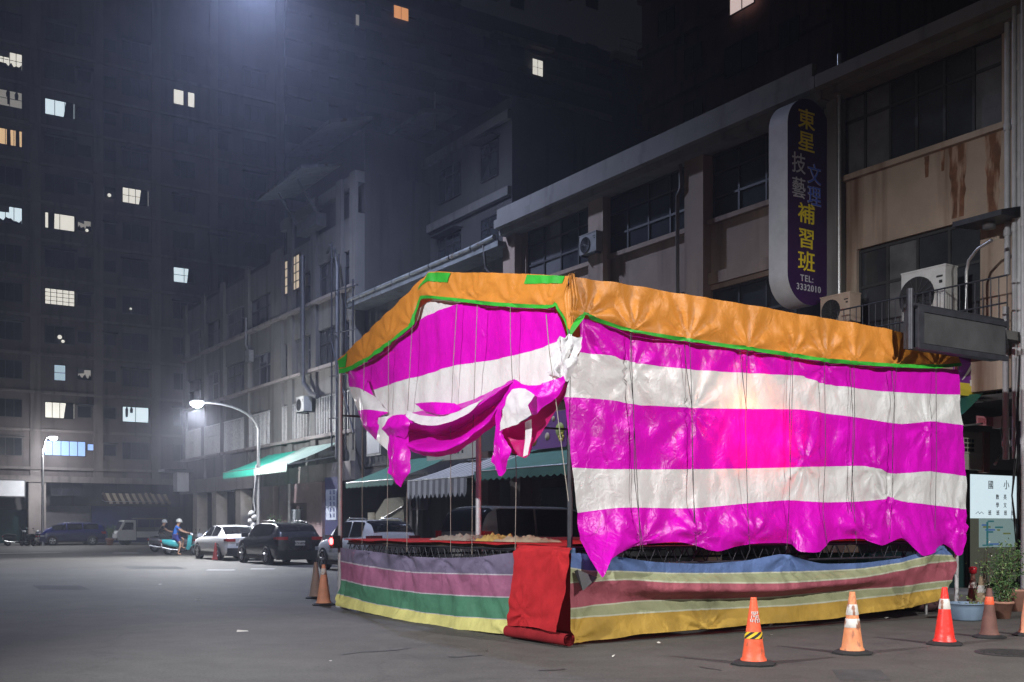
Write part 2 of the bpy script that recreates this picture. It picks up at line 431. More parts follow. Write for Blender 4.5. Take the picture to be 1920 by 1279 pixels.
# poles
m_pole = M('grey_tube', (.42,.42,.43), .4, .15, 8, metal=.25)
def pole(D, a, z0, z1, r, m=m_pole):
    mb = MB(); mb.tube([(D, a, z0), (D, a, z1)], r, 10); mb.tube([(D, a, z0), (D, a, z0+.02)], r*2.2, 10)
    return part('pole', mb, m, tent)
pole(.03, .06, 0, 4.4, .035, m_dsteel)
pole(.02, AL, 0, 4.3, .04)
pole(DW, .05, 0, 4.35, .035)
pole(DW, AL, 0, 4.35, .035)
pole(.9, aR, 1.0, 5.1, .045)
pole(DW, aR, 0, 5.1, .045)
mb = MB()
for (p, q) in (((0,0,4.4),(DW,0,4.4)), ((0,AL,4.35),(DW,AL,4.35)), ((.9,aR,5.12),(DW,aR,5.12)), ((0,0,4.4),(.0,aR,5.12)), ((0,AL,4.35),(.0,aR,5.12)), ((DW,0,4.4),(DW,aR,5.12)), ((DW,AL,4.35),(DW,aR,5.12)), ((0,AL,3.4),(DW,AL,3.4)), ((0,0.1,3.2),(0,.1,3.21)), ((2.6,0,4.4),(2.6,aR,5.12)), ((5.2,0,4.4),(5.2,aR,5.12))):
    mb.tube([p, q], .022, 6)
part('roof_frame', mb, m_dsteel, tent)
# ropes
def rope(face, pts, r=.005, m=m_drope, soff=.2):
    mb = MB(); q = []
    for (x, y) in pts:
        s, z = onA(x, y, -soff) if face == 'a' else onD(x, y, -soff)
        q.append((s, -soff, z) if face == 'a' else (-soff, s, z))
    mb.tube(q, r, 5); part('rope', mb, m, tent)
for pts in ([(683,676),(682,720),(679,830),(679,1020)], [(729,640),(728,740),(727,850),(726,1030)], [(773,610),(768,700),(763,790),(763,1035)],
            [(857,570),(850,680),(845,800),(845,1035)], [(895,572),(891,680),(886,830),(885,1040)], [(957,575),(957,640),(960,700),(968,880),(966,1035)]):
    rope('D', pts, .005, m_rope, .2)
rope('D', [(1024,590),(1030,660),(1042,750),(1066,940)], .006, m_rope, .36)
for pts in ([(1182,622),(1186,720),(1189,800),(1193,870),(1201,1030)], [(1185,620),(1181,690),(1188,760),(1190,900),(1206,1035)],
            [(1293,640),(1297,740),(1299,900),(1306,1030)], [(1283,645),(1288,700),(1297,760),(1302,1000)],
            [(1401,656),(1398,800),(1402,960),(1406,1030)], [(1387,658),(1394,720),(1400,770)], [(1487,670),(1484,800),(1479,960),(1475,1030)],
            [(1484,672),(1480,760),(1482,900)], [(1546,680),(1548,850),(1543,960),(1552,1030)], [(1601,684),(1603,800),(1598,900),(1606,1020)], [(1594,688),(1600,790),(1596,960)],
            [(1681,690),(1674,800),(1674,920),(1668,1010)], [(1672,694),(1678,760),(1673,880)], [(1755,691),(1756,850),(1753,1000)], [(1070,640),(1068,800),(1070,960),(1069,1040)]):
    rope('a', pts, .0045, m_drope, .135)

# ---- long front curtain
mb = MB()
T0 = [(1088,592),(1110,606),(1180,622),(1290,636),(1400,652),(1490,668),(1545,677),(1600,680),(1680,686),(1755,690),(1797,693)]
T1 = [(1086,661),(1140,668),(1200,682),(1290,693),(1400,700),(1500,705),(1510,709),(1545,720),(1600,728),(1670,735),(1755,739),(1799,740)]
T2 = [(1059,744),(1140,750),(1200,760),(1300,765),(1400,767),(1500,768),(1560,777),(1620,785),(1690,795),(1745,790),(1770,793),(1806,797)]
T3 = [(1072,877),(1150,880),(1300,880),(1420,878),(1540,875),(1620,874),(1650,880),(1670,888),(1700,887),(1745,884),(1808,893)]
T4 = [(1083,962),(1165,952),(1300,953),(1420,942),(1480,938),(1545,942),(1620,940),(1660,936),(1666,931),(1690,940),(1755,948),(1810,955)]
T45 = [(1084,985,.0),(1120,1010,.09),(1165,1000,.11),(1210,1004,.02),(1290,990,.12),(1350,1000,.10),(1420,985,.12),(1480,985,.05),(1530,995,.15),(1560,985,.05),(1620,985,.12),(1660,980,.03),(1690,990,.1),(1740,1000,.15),(1770,985,.03),(1800,1000,.12),(1813,1000,.1)]
T5 = [(1086,1012,.14),(1126,1083,.34),(1148,1047,.26),(1195,1023,.02),(1260,1016,.05),(1295,1021,.06),(1345,1034,.16),(1405,1020,.03),(1480,1019,.03),(1500,1034,.18),(1535,1035,.2),(1560,1013,.03),(1615,1010,.05),(1655,1023,.15),(1690,1009,.05),(1725,1041,.17),(1742,1040,.16),(1772,1020,.03),(1796,1042,.12),(1808,1035,.12),(1813,990,.1)]
loft(mb, 'a', [T0, T1, T2, T3, T4, T45, T5], [0,1,0,1,0,0], 260, [9,11,18,12,7,7], .04, 1.5, .02, 2.2, 11, .02, ties=[(1090,600),(1184,700),(1300,770),(1403,640),(1505,870),(1546,690),(1640,880),(1665,940),(1740,800),(1790,980),(1400,1015),(1300,1012),(1200,1015),(1610,1005)], tamp=.045, tr=.35)
o = solo('tent_curtain', mb, [m_mag, m_whi], 'magenta and white striped tarpaulin stretched along the long front of the tent', 'curtain', 0, 0, 2)
# ---- gathered curtain of the gable end
mb = MB()
loft(mb, 'D', [[(750,620),(790,575),(815,560),(845,561),(871,567)], [(752,623),(775,607),(808,591),(840,580),(871,569)]], [1], 24, 4, .02, 2, 0, 1, 3, .02)
A1 = [(655,692),(690,672),(735,637),(752,621),(775,606),(808,590),(871,567),(930,573),(1000,575),(1035,575),(1050,598),(1060,622)]
A2 = [(692,733),(730,722),(770,710),(850,687),(920,675),(970,665),(1020,652),(1045,640),(1062,632)]
A3 = [(704,760,.04),(730,782,.04),(765,784,.02),(800,782,.04),(850,776,.02),(900,764,.04),(950,752,.03),(985,744,.04),(1020,726,.04),(1058,700,.04)]
loft(mb, 'D', [A1, A2, A3], [0,1], 130, [18,10], .035, 1.3, .05, 3.2, 21, .03)
# left run of the cloth
loft(mb, 'D', [[(650,692,.02),(668,698,.1),(690,712,.03)], [(656,725,.02),(675,728,.14),(700,742,.05)], [(669,770,.03),(690,768,.2),(729,773,.06)], [(678,797,.05),(692,800,.22),(713,782,.1)], [(707,827,.08),(715,818,.2),(738,781,.12)]], [0,1,0,0], 24, 8, .03, 2.2, .02, 5, 8, .06)
loft(mb, 'D', [[(711,783,.14),(724,781,.24),(738,779,.14)], [(706,826,.12),(716,834,.2),(729,846,.16)]], [1], 12, 8, .02, 3, .02, 5, 8, .1)
# the swag: hollow folds between two lips
U  = [(742,786,.05),(765,776,.05),(800,768,.05),(845,762,.05),(890,748,.06),(930,728,.06),(966,711,.1)]
V1 = [(748,796,.26),(775,792,.38),(805,796,.44),(850,789,.44),(890,765,.36),(930,741,.28),(967,713,.14)]
V2 = [(752,808,.02),(780,811,-.08),(815,816,-.12),(855,808,-.10),(890,785,-.04),(932,755,.0),(968,714,.12)]
V3 = [(756,830,.30),(785,842,.42),(820,846,.48),(856,838,.46),(886,818,.36),(925,782,.26),(969,716,.16)]
V4 = [(764,843,.22),(790,853,.28),(822,857,.30),(855,849,.28),(882,833,.26),(925,800,.15),(960,745,.1)]
loft(mb, 'D', [U, V1, V2, V3, V4], [0,0,0,0], 70, 8, .03, 2.5, .03, 4, 31, .05)
loft(mb, 'D', [[(762,769,.3),(790,779,.40),(830,781,.42),(860,771,.40),(888,756,.34),(906,748,.28)], [(767,785,.40),(788,796,.5),(817,798,.53),(850,789,.5),(880,774,.44),(896,757,.34)]], [1], 34, 7, .03, 3, .02, 5, 33, .06)
loft(mb, 'D', [[(778,757,.2),(810,754,.3),(852,756,.22)], [(800,772,.2),(830,778,.3),(866,768,.22)]], [0], 22, 6, .04, 3, .02, 5, 35, .1)
# knot and its tail
loft(mb, 'D', [[(738,779,.3),(752,777,.36),(766,781,.3)], [(714,805,.26),(742,800,.42),(769,797,.3)], [(730,818,.2),(745,818,.34),(757,823,.28)]], [0,0], 20, 8, .04, 4, .02, 6, 41, .1)
loft(mb, 'D', [[(728,818,.2),(745,812,.26),(767,815,.2)], [(727,860,.2),(746,858,.3),(768,858,.18)], [(727,886,.2),(748,894,.26),(768,886,.2)], [(748,909,.2),(752,914,.22),(755,909,.2)]], [0,0,0], 20, 8, .03, 4, .03, 6, 43, .12)
# right hand bunch
loft(mb, 'D', [[(958,728,.3),(966,712,.34),(985,722,.42),(1012,722,.36),(1040,712,.3),(1060,705,.24)], [(950,742,.3),(968,735,.42),(990,738,.46),(1015,745,.4),(1042,738,.3),(1063,716,.22)], [(946,770,.3),(975,772,.36),(1000,778,.36),(1020,765,.34),(1045,745,.28),(1061,722,.22)]], [0,0], 44, 7, .04, 3, .03, 6, 51, .1)
loft(mb, 'D', [[(958,732,.44),(972,728,.5),(988,730,.5),(1001,741,.48)], [(945,768,.4),(962,765,.48),(980,762,.5),(990,760,.48)], [(936,808,.38),(958,800,.44),(980,790,.44),(999,778,.42)]], [1,1], 22, 8, .03, 4, .02, 6, 53, .12)
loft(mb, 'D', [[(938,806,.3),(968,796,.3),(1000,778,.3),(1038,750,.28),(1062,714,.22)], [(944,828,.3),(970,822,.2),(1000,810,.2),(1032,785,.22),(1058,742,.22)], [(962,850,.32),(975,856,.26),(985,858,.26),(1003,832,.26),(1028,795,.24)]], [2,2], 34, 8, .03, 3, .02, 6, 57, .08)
loft(mb, 'D', [[(984,792,.33),(997,786,.33)], [(984,820,.30),(998,815,.30)], [(980,856,.34),(990,853,.34)]], [1,1], 5, 6, .01, 3, .01, 6, 57, .10)
loft(mb, 'D', [[(962,718,.34),(968,722,.38),(962,735,.36)], [(933,772,.34),(940,770,.42),(946,770,.36)], [(928,825,.32),(935,815,.4),(940,812,.36)], [(924,866,.3),(940,858,.4),(962,846,.34)], [(936,891,.3),(939,893,.33),(946,886,.32)]], [0,0,0,0], 16, 8, .03, 4, .02, 6, 61, .1)
# white scrap at the corner knot
loft(mb, 'D', [[(1048,630,.10),(1060,634,.16),(1069,626,.08),(1080,633,.15),(1093,632,.07)], [(1034,660,.12),(1050,656,.08),(1062,664,.20),(1074,655,.10),(1088,662,.10)], [(1024,700,.10),(1040,692,.18),(1052,700,.08),(1064,690,.2),(1080,684,.08)], [(1044,706,.14),(1052,712,.2),(1064,716,.14)]], [1,1,1], 44, 12, .035, 6, .02, 9, 71, .03)
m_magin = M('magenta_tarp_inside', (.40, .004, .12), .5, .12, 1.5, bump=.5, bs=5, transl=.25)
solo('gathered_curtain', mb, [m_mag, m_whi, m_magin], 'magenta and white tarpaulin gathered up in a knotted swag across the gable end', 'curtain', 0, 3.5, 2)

# ---- lower skirts
m_pur = cloth('faded_purple_weave', srgb(128,118,146)); m_pnk = cloth('faded_pink_weave', srgb(178,106,142)); m_tgr = cloth('faded_green_weave', srgb(84,142,112)); m_yel = cloth('pale_yellow_weave', srgb(232,224,136)); m_lin = cloth('white_weave', srgb(205,195,205))
mb = MB()
S0 = [(637,1027),(690,1033),(760,1042),(830,1046),(900,1044),(962,1036),(1000,1036)]
S1 = [(637,1051),(690,1060),(760,1071),(830,1074),(960,1077),(1000,1078)]
S2 = [(636,1085),(700,1098),(780,1110),(870,1116),(958,1119),(998,1121)]
S3 = [(635,1113),(700,1130),(800,1149),(870,1156),(954,1161),(995,1163)]
S4 = [(628,1136,.1),(660,1142,.06),(760,1164,.08),(830,1177,.05),(900,1184,.08),(956,1191,.05),(995,1196,.04)]
def dn(pl, k): return [(p[0], p[1]+k) + tuple(p[2:]) for p in pl]
loft(mb, 'D', [S0, S1, dn(S1,2.2), S2, dn(S2,2.2), S3, dn(S3,1.2), S4], [0,4,1,4,2,4,3], 120, [8,1,8,1,8,1,6], .045, 1.5, .02, 2.0, 81, .18, ties=[(760,1042),(830,1046),(690,1033),(958,1190),(640,1135),(900,1044)], tamp=.05, tr=.4)
solo('striped_skirt', mb, [m_pur, m_pnk, m_tgr, m_yel, m_lin], 'faded purple, pink, green and yellow striped cloth tied round the gable end below the deck', 'tarpaulin', 0, 3.5, 0)
m_blu = cloth('faded_blue_weave', srgb(104,132,190)); m_crm = cloth('faded_cream_weave', srgb(168,172,132)); m_rpk = cloth('faded_rose_weave', srgb(186,96,110)); m_mus = cloth('mustard_weave', srgb(205,164,66)); m_wln = cloth('cream_edge_weave', srgb(205,205,180))
mb = MB()
B0 = [(1070,1036),(1110,1040),(1150,1043),(1230,1054),(1320,1057),(1400,1051),(1455,1040),(1475,1040),(1500,1048),(1545,1057),(1620,1055),(1690,1046),(1740,1032),(1767,1023),(1782,1036)]
B1 = [(1070,1064),(1110,1070),(1160,1070),(1260,1074),(1360,1074),(1450,1072),(1540,1070),(1620,1065),(1690,1054),(1745,1040),(1786,1041)]
B2 = [(1070,1094,.0),(1110,1091,.05),(1180,1088,.10),(1260,1093,.13),(1360,1094,.14),(1450,1094,.14),(1540,1090,.14),(1620,1083,.12),(1690,1070,.07),(1740,1058,.03),(1790,1052,.0)]
B25 = [(1070,1118,.0),(1110,1113,.0),(1180,1105,.06),(1260,1109,.14),(1360,1109,.16),(1450,1108,.16),(1540,1101,.14),(1620,1093,.1),(1690,1081,.04),(1740,1075,.0),(1788,1070,.0)]
B3 = [(1070,1141,.0),(1110,1135,.0),(1200,1126,-.08),(1260,1124,-.09),(1360,1122,-.10),(1450,1118,-.10),(1540,1111,-.09),(1620,1104,-.06),(1690,1099,-.01),(1740,1092,.0),(1784,1087,.0)]
B4 = [(1070,1161),(1130,1156),(1200,1151),(1300,1145),(1400,1140),(1500,1135),(1600,1125),(1680,1116),(1760,1104),(1776,1102)]
B5 = [(1071,1207,.06),(1115,1201,.05),(1160,1196,.07),(1200,1189,.05),(1260,1185,.07),(1330,1179,.06),(1400,1172,.07),(1500,1165,.05),(1560,1160,.07),(1620,1150,.05),(1690,1141,.06),(1758,1127,.05)]
loft(mb, 'a', [B0, B1, dn(B1,2.5), dn(B2,-3), B2, B25, B3, dn(B3,2.5), dn(B4,-3), B4, B5], [0,4,1,4,2,2,4,1,4,3], 190, [7,1,5,1,6,6,1,5,1,9], .035, 1.4, .02, 2.0, 91, .14, ties=[(1150,1043),(1475,1040),(1767,1023),(1072,1200),(1690,1141),(1320,1180)], tamp=.05, tr=.4)
solo('striped_skirt', mb, [m_blu, m_crm, m_rpk, m_mus, m_wln], 'blue, cream, rose and mustard striped cloth tied along the long front below the curtain', 'tarpaulin', 4, 0, 0)

# ---- stage deck inside the tent with truss edges
stage = root('stage', 'low stage deck covered in red felt with a dark steel truss edge inside the tent', 'stage', 4, 3.6)
mb = MB()
rows = []
for i in range(30):
    a = .12 + 6.68*i/29
    rows.append([(.02+d, a, 1.215 - (.022+.02*noise.noise(Vector((a*2,d,0))) if d == 0 else 0) + .012*noise.noise(Vector((a*1.3, d*1.1, 4)))) for d in (0, .06, .5, 1.2, 2.2, 3.6, 5.2, 7.5)])
mb.grid(rows, 0); part('red_cover', mb, m_red, stage)
mb = MB()
def truss(p0, p1, h, n):
    p0, p1 = Vector(p0), Vector(p1); up = Vector((0,0,h))
    mb.tube([p0, p1], .02, 6); mb.tube([p0+up, p1+up], .02, 6)
    for i in range(n):
        q, w = p0.lerp(p1, i/n), p0.lerp(p1, (i+1)/n); mid = (q+w)/2
        mb.tube([q, mid+up], .008, 5); mb.tube([mid+up, w], .008, 5)
truss((.12,.15,.93), (.12,6.8,.93), .2, 34); truss((.1,.12,.95), (7.6,.12,.95), .22, 30)
truss((.1,2.2,.95), (7.6,2.2,.95), .2, 26); truss((.1,6.75,.93), (7.6,6.75,.93), .2, 26)
part('truss', mb, m_dsteel, stage)
mb = MB(); mb.box(.1, 7.6, .2, 6.75, 1.15, 1.19); part('deck_board', mb, M('plywood', (.14,.1,.06), .7, .3, 3), stage)
for (D, a) in ((.3,.3),(.3,3.6),(.3,6.6),(3.8,.3),(3.8,3.6),(3.8,6.6),(7.4,.3),(7.4,6.6)):
    mb = MB(); mb.tube([(D,a,0),(D,a,.95)], .03, 8); part('leg', mb, m_steel, stage)

# crumpled sheets lying on the deck
def crumple(name, label, D, a, w, l, h, m, seed):
    mb = MB(); rows = []
    for i in range(24):
        row = []
        for k in range(16):
            u, v = i/23*2-1, k/15*2-1
            e = max(0, 1-max(abs(u), abs(v))**4)
            z = h*e*(.35+.9*abs(noise.fractal(Vector((u*2.6+seed, v*2.6, seed)), .8, 2.2, 4)))
            row.append((D+v*w*(1+.2*noise.noise(Vector((u*2,v*2,seed)))), a+u*l*(1+.1*noise.noise(Vector((v*2,u*3,seed+5)))), 1.225+z))
        rows.append(row)
    mb.grid(rows); solo(name, mb, m, label, 'sheet', D, a, 1.22)
m_bei = cloth('beige_sheet', (.55,.44,.30)); m_gry = cloth('greyish_sheet', (.42,.36,.30)); m_yl2 = cloth('yellow_sheet', (.62,.42,.12))
crumple('folded_sheet', 'beige crumpled sheet lying on the red deck', .35, 1.5, .22, .55, .10, m_bei, 1)
crumple('folded_sheet', 'yellowish crumpled sheet at the middle of the deck edge', .33, 2.25, .2, .28, .12, m_yl2, 5)
crumple('folded_sheet', 'grey brown crumpled sheet beside the middle pole', .4, 3.3, .25, .6, .11, m_gry, 9)
# things stored under the tent, seen through the gap below the curtain
m_teal = M('teal_plastic', (.05,.32,.34), .4, .1)
for (x, y, w, h, m, lb) in ((1630,1050,.8,.5,m_teal,'teal plastic crate standing under the stage'), (1560,1052,.45,.45,M('dark_green_plastic',(.03,.14,.09),.5,.1),'dark green crate under the stage edge'), (1690,1048,.6,.55,M('pale_teal_plastic',(.16,.42,.45),.4,.1),'pale teal crate under the far stage corner')):
    D, z = onA(x, y, 1.2); mb = MB()
    z1 = z+.12
    mb.box(D-w/2, D+w/2, .9, 1.5, z1-h, z1); mb.box(D-w/2-.02, D+w/2+.02, .88, 1.52, z1-.05, z1+.002)
    mb.box(D-w*.15, D+w*.15, .87, .9, z1-h*.45, z1-h*.3)
    mb.box(D-w/2+.03, D+w/2-.03, .92, 1.48, 0.001, z1-h-.001, 1)
    solo('storage_crate', mb, [m, m_dark], lb, 'crate', D, 1.2, 0)

# ---- red carpet over the gable end, rolled at the bottom
mb = MB()
loft(mb, 'D', [[(968,1021,.0),(1010,1023,.0),(1069,1027,.0)], [(966,1030,.12),(1010,1031,.13),(1068,1035,.12)], [(962,1090,.2),(1008,1093,.22),(1062,1100,.2)], [(956,1150,.22),(1000,1156,.25),(1050,1165,.26)], [(953,1173,.2),(1000,1176,.3),(1044,1186,.28)]], [0,0,0,0], 60, 12, .035, 2.2, .04, 3.2, 101, .1, ties=[(975,1024),(1060,1030),(1010,1150)], tamp=.035, tr=.3)
loft(mb, 'D', [[(1062,1036,.0),(1071,1038,.0)], [(1050,1110,.0),(1070,1110,.0)], [(1020,1185,.02),(1070,1190,.02)]], [1,1], 8, 10, .01, 2, .01, 2, 103, .12)
a0, _ = onD(955, 1184, -.28); a1, _ = onD(1069, 1200, -.28)
prof = []
for k in range(61):
    t = k/60; an = -math.pi*.5 + t*math.pi*5; r = .025 + .07*t
    prof.append((r*math.cos(an), r*math.sin(an)))
mb.grid([[(-.3+x, a1, .1+z) for x, z in prof], [(-.3+x, (a0+a1)/2, .1+z+.004) for x, z in prof], [(-.3+x, a0, .1+z) for x, z in prof]], 1)
solo('red_carpet', mb, [m_red, M('roll_red', (.2,.014,.018), .95, .2, 4, bump=.3, bs=60, spec=.1)], 'red felt carpet hanging over the deck edge and rolled up at the bottom', 'carpet', -.2, .6, 0)

# ---- small pennant, clamp and red lamp at the corner
mb = MB()
D0, z0 = onA(1083, 1068, -.2); D1, z1 = onA(1120, 1083, -.24); D2, z2 = onA(1093, 1108, -.26)
mb.add([(D0,-.2,z0),(D1,-.24,z1),(D2,-.26,z2),(D0-.03,-.17,z0-.02)], [(0,1,2),(0,2,3)])
solo('tarp_flap', mb, M('black_tarp',(.035,.033,.038),.45,.2), 'small dark triangular flap hanging at the corner under the pink point', 'flap', D0, -.2, z0)
mb = MB(); D, z = onA(1073, 1040, -.1)
mb.tube([(D,-.1,z+.08),(D,-.1,z+.02)], .04, 10, 0); mb.tube([(D,-.1,z+.02),(D,-.1,z-.1)], .035, 10, 1); mb.tube([(D,-.1,z-.1),(D,-.1,z-.26)], [.03,.018], 10, 2)
solo('pole_clamp', mb, [M('blue_tape',(.07,.13,.25),.4,.2), M('red_tape',(.5,.02,.03),.4,.2), m_dsteel], 'blue and red taped clamp on the corner pole above the striped cloth', 'clamp', D, -.1, z)
a, z = onD(629, 1017, -.1)
mb = MB(); mb.box(-.17, -.03, a-.06, a+.06, z-.1, z+.12, 0); mb.tube([(-.19,a,z+.02),(-.17,a,z+.02)], .06, 14, 1)
solo('warning_lamp', mb, [m_black, glow('red_lamp_lens', (1,.03,.03), 14)], 'lit red warning lamp strapped to the far corner pole of the tent', 'lamp', -.1, a, z)
q = P(-.35, a, z+.02); lamp('warning_light', q, .5, (1,.06,.05), kind='POINT', size=.04)
# lit bulb and added lantern shapes for the red glow inside the tent
mb = MB(); D, a, z = 2.95, .26, 3.14
mb.lathe([(.0,-.09),(.045,-.07),(.06,-.03),(.045,.02),(.02,.05),(.02,.09),(0,.09)], 16, 0, (D,a,z)); mb.tube([(D,a,z+.09),(D,a,4.5)], .006, 5, 1)
solo('hanging_bulb', mb, [glow('warm_bulb', (1,.6,.25), 10), m_drope], 'bare warm bulb glowing yellow through the upper white stripe of the curtain', 'bulb', D, a, z)
lamp('bulb_light', P(D, a-.02, z-.12), 7.5, (1,.40,.07), kind='POINT', size=.05)
for D, z, pw, lb in ((2.92,2.66,9,'added red lantern shape glowing through the curtain under the yellow bulb'), (3.66,2.66,7,'added red lantern shape glowing through the curtain, the one deeper along the tent')):
    a = .36; mb = MB(); mb.lathe([(0,-.2),(.05,-.2),(.14,-.12),(.17,0),(.14,.12),(.05,.2),(.05,.23),(0,.23)], 18, [1,1,0,0,0,1,1], (D,a,z)); mb.tube([(D,a,z+.23),(D,a,4.5)], .006, 5, 1)
    solo('added_lantern', mb, [glow('added_lantern_glow', (1,.05,.04), 3), m_drope], lb, 'lantern', D, a, z)
    lamp('added_red_light', P(D, .12, z), pw*2.2, (1,.02,.05), kind='POINT', size=.12)  # red light added close behind the cloth to redden it
# ================================================================== buildings
def wall(name, col, streak, rough=.8, **k):
    return M(name, col, rough, .18, .7, bump=.15, bs=18, streak=streak, sscale=(2.2,2.2,.16), sthr=(.52,.72), **k)
m_beige = wall('beige_stucco', (.27,.20,.155), (.15,.10,.075))
m_beig2 = wall('beige_stucco_rusty', (.30,.235,.185), (.12,.065,.04))
m_grey = wall('grey_stucco', (.135,.13,.125), (.07,.066,.062))
m_greyd = wall('dark_grey_stucco', (.055,.052,.052), (.03,.028,.028))
m_tileA = wall('brown_tile', (.16,.135,.13), (.10,.085,.085))
m_ledge = wall('pale_ledge', (.24,.21,.20), (.13,.115,.11))
m_tileC = wall('red_brown_tile', (.15,.075,.065), (.09,.05,.045))
m_tin = M('tin_sheet', (.17,.18,.18), .55, .3, 2, metal=.3, streak=(.09,.05,.03), sscale=(3,3,3), sthr=(.6,.7))
m_shut = M('steel_shutter', (.10,.095,.10), .6, .2, 2)
m_bshut = M('blue_shutter', (.02,.035,.12), .6, .2, 2)
LIT = {k: glow('lit_pane_'+k, c, s*.42) for k, (c, s) in {'white': ((1,.96,.85), .85), 'warm': ((1,.66,.36), .75), 'cool': ((.78,.93,1), .95), 'blue': ((.36,.55,1), .75), 'orange': ((1,.42,.16), .8), 'dim': ((.8,.75,.68), .28), 'bluish': ((.62,.82,.95), .55), 'grey': ((.9,.9,.9), .5)}.items()}
WC = {}
def win(r, face, s, plane, z, w, h, cols=2, rows=1, pane=None, frame=None, dep=.05, trans=0., name='window', hood=False):
    """framed window proud of a wall; face 'a' looks down the street towards the camera, 'D' looks across the street. s,z: centre"""
    pane = pane or m_wglass; frame = frame or m_frame
    key = (face, round(w,2), round(h,2), cols, rows, frame.name, round(trans,2), hood)
    def bx(mb, u0, u1, d0, d1, z0, z1):
        if face == 'a': mb.box(u0, u1, -d1, -d0, z0, z1)
        else: mb.box(-d1, -d0, u0, u1, z0, z1)
    if key not in WC:
        f = MB(); t = .05
        bx(f, -w/2, w/2, 0, dep, -h/2, -h/2+t); bx(f, -w/2, w/2, 0, dep, h/2-t, h/2)
        bx(f, -w/2, -w/2+t, 0, dep, -h/2+t, h/2-t); bx(f, w/2-t, w/2, 0, dep, -h/2+t, h/2-t)
        for i in range(1, cols):
            u = -w/2 + w*i/cols; bx(f, u-t*.4, u+t*.4, 0, dep*.9, -h/2+t, h/2-t)
        for i in range(1, rows):
            q = -h/2 + h*i/rows; bx(f, -w/2+t, w/2-t, 0, dep*.8, q-t*.35, q+t*.35)
        if trans:
            q = h/2 - h*trans; bx(f, -w/2+t, w/2-t, 0, dep*.85, q-t*.5, q+t*.5)
        if hood: bx(f, -w/2-.1, w/2+.1, 0, .45, h/2+.05, h/2+.12)
        p = MB(); bx(p, -w/2+.02, w/2-.02, .004, dep*.3, -h/2+.02, h/2-.02)
        WC[key] = (mesh_of('window_frame', f, frame), mesh_of('pane', p, pane))
    b = RB[r.name]
    o = bpy.data.objects.new(name, WC[key][0]); COL.objects.link(o); o.parent = r
    o.location = (s-b[0], plane-b[1], z-b[2]) if face == 'a' else (plane-b[0], s-b[1], z-b[2])
    me = WC[key][1]
    if me.materials[0] != pane:
        k2 = key + (pane.name,)
        if k2 not in WC:
            m2 = me.copy(); m2.materials[0] = pane; WC[k2] = m2
        me = WC[k2]
    q = bpy.data.objects.new('pane', me); COL.objects.link(q); q.parent = o
    return o
def silh(r, face, s, plane, z, pts, m=m_dark, name='curtain', d=.06):
    """a curtain, plant or hanging laundry in front of a lit pane"""
    mb = MB()
    if face == 'a': mb.prism([(s+u, plane-d, z+v) for u, v in pts], (0, -.02, 0))
    else: mb.prism([(plane-d, s+u, z+v) for u, v in pts], (-.02, 0, 0))
    part(name, mb, m, r)

# ------------------------------------------------------------------ tower closing the street
AA = 73.4
xl, _ = onA(-40, 900, AA); xr, _ = onA(526, 900, AA)
tA = root('apartment_tower', 'tall brown apartment tower closing the street with many lit windows', 'apartment tower', (xl+xr)/2, AA)
mb = MB(); mb.box(xl, xr, AA, AA+14, 4.6, 46); mb.box(xl, xr, AA+3.2, AA+14, 0, 4.6); part('wall', mb, m_tileA, tA)
zA = [7.15 + 2.79*k for k in range(12)]
mb = MB()
for z in zA: mb.box(xl-.02, xr+.02, AA-.16, AA, z-1.62, z-1.42)
mb.box(xl-.02, xr+.02, AA-.5, AA, 4.6, 5.05)
part('ledge', mb, m_ledge, tA)
def colA(x): return onA(x, 900, AA)[0]
mb = MB()
for x in (66, 184, 292, 300+100, 524):
    mb.box(colA(x)-.35, colA(x)+.35, AA-.10, AA, 5.05, 46)
part('pier', mb, m_ledge, tA)
for x in (60, 76):
    mb = MB(); mb.box(colA(x)-.3, colA(x)+.3, AA-.45, AA+.3, 0, 4.6); part('column', mb, m_ledge, tA)
colsA = [(18, 1.7), (112, 2.1), (158, 1.0), (206, .9), (254, 2.0), (345, 1.7), (410, 1.6), (478, 1.9)]
litA = {(22,134): ('white',4,2), (22,203): ('dim',2,2), (15,270): ('warm',3,1), (110,222): ('cool',3,1), (345,203): ('white',2,1), (252,381): ('white',4,2), (20,415): ('cool',3,1), (105,425): ('white',2,1), (162,427): ('dim',1,1),
        (115,565): ('white',5,4), (345,525): ('cool',2,2), (103,704): ('bluish',1,2), (156,700): ('dim',1,1), (114,773): ('white',4,1), (256,780): ('cool',2,1)}
litpos = {}
for (x, y), v in litA.items():
    D, z = onA(x, y, AA); litpos[(min(range(8), key=lambda i: abs(colsA[i][0]-x)), min(range(12), key=lambda i: abs(zA[i]-z)))] = (v, x, y)
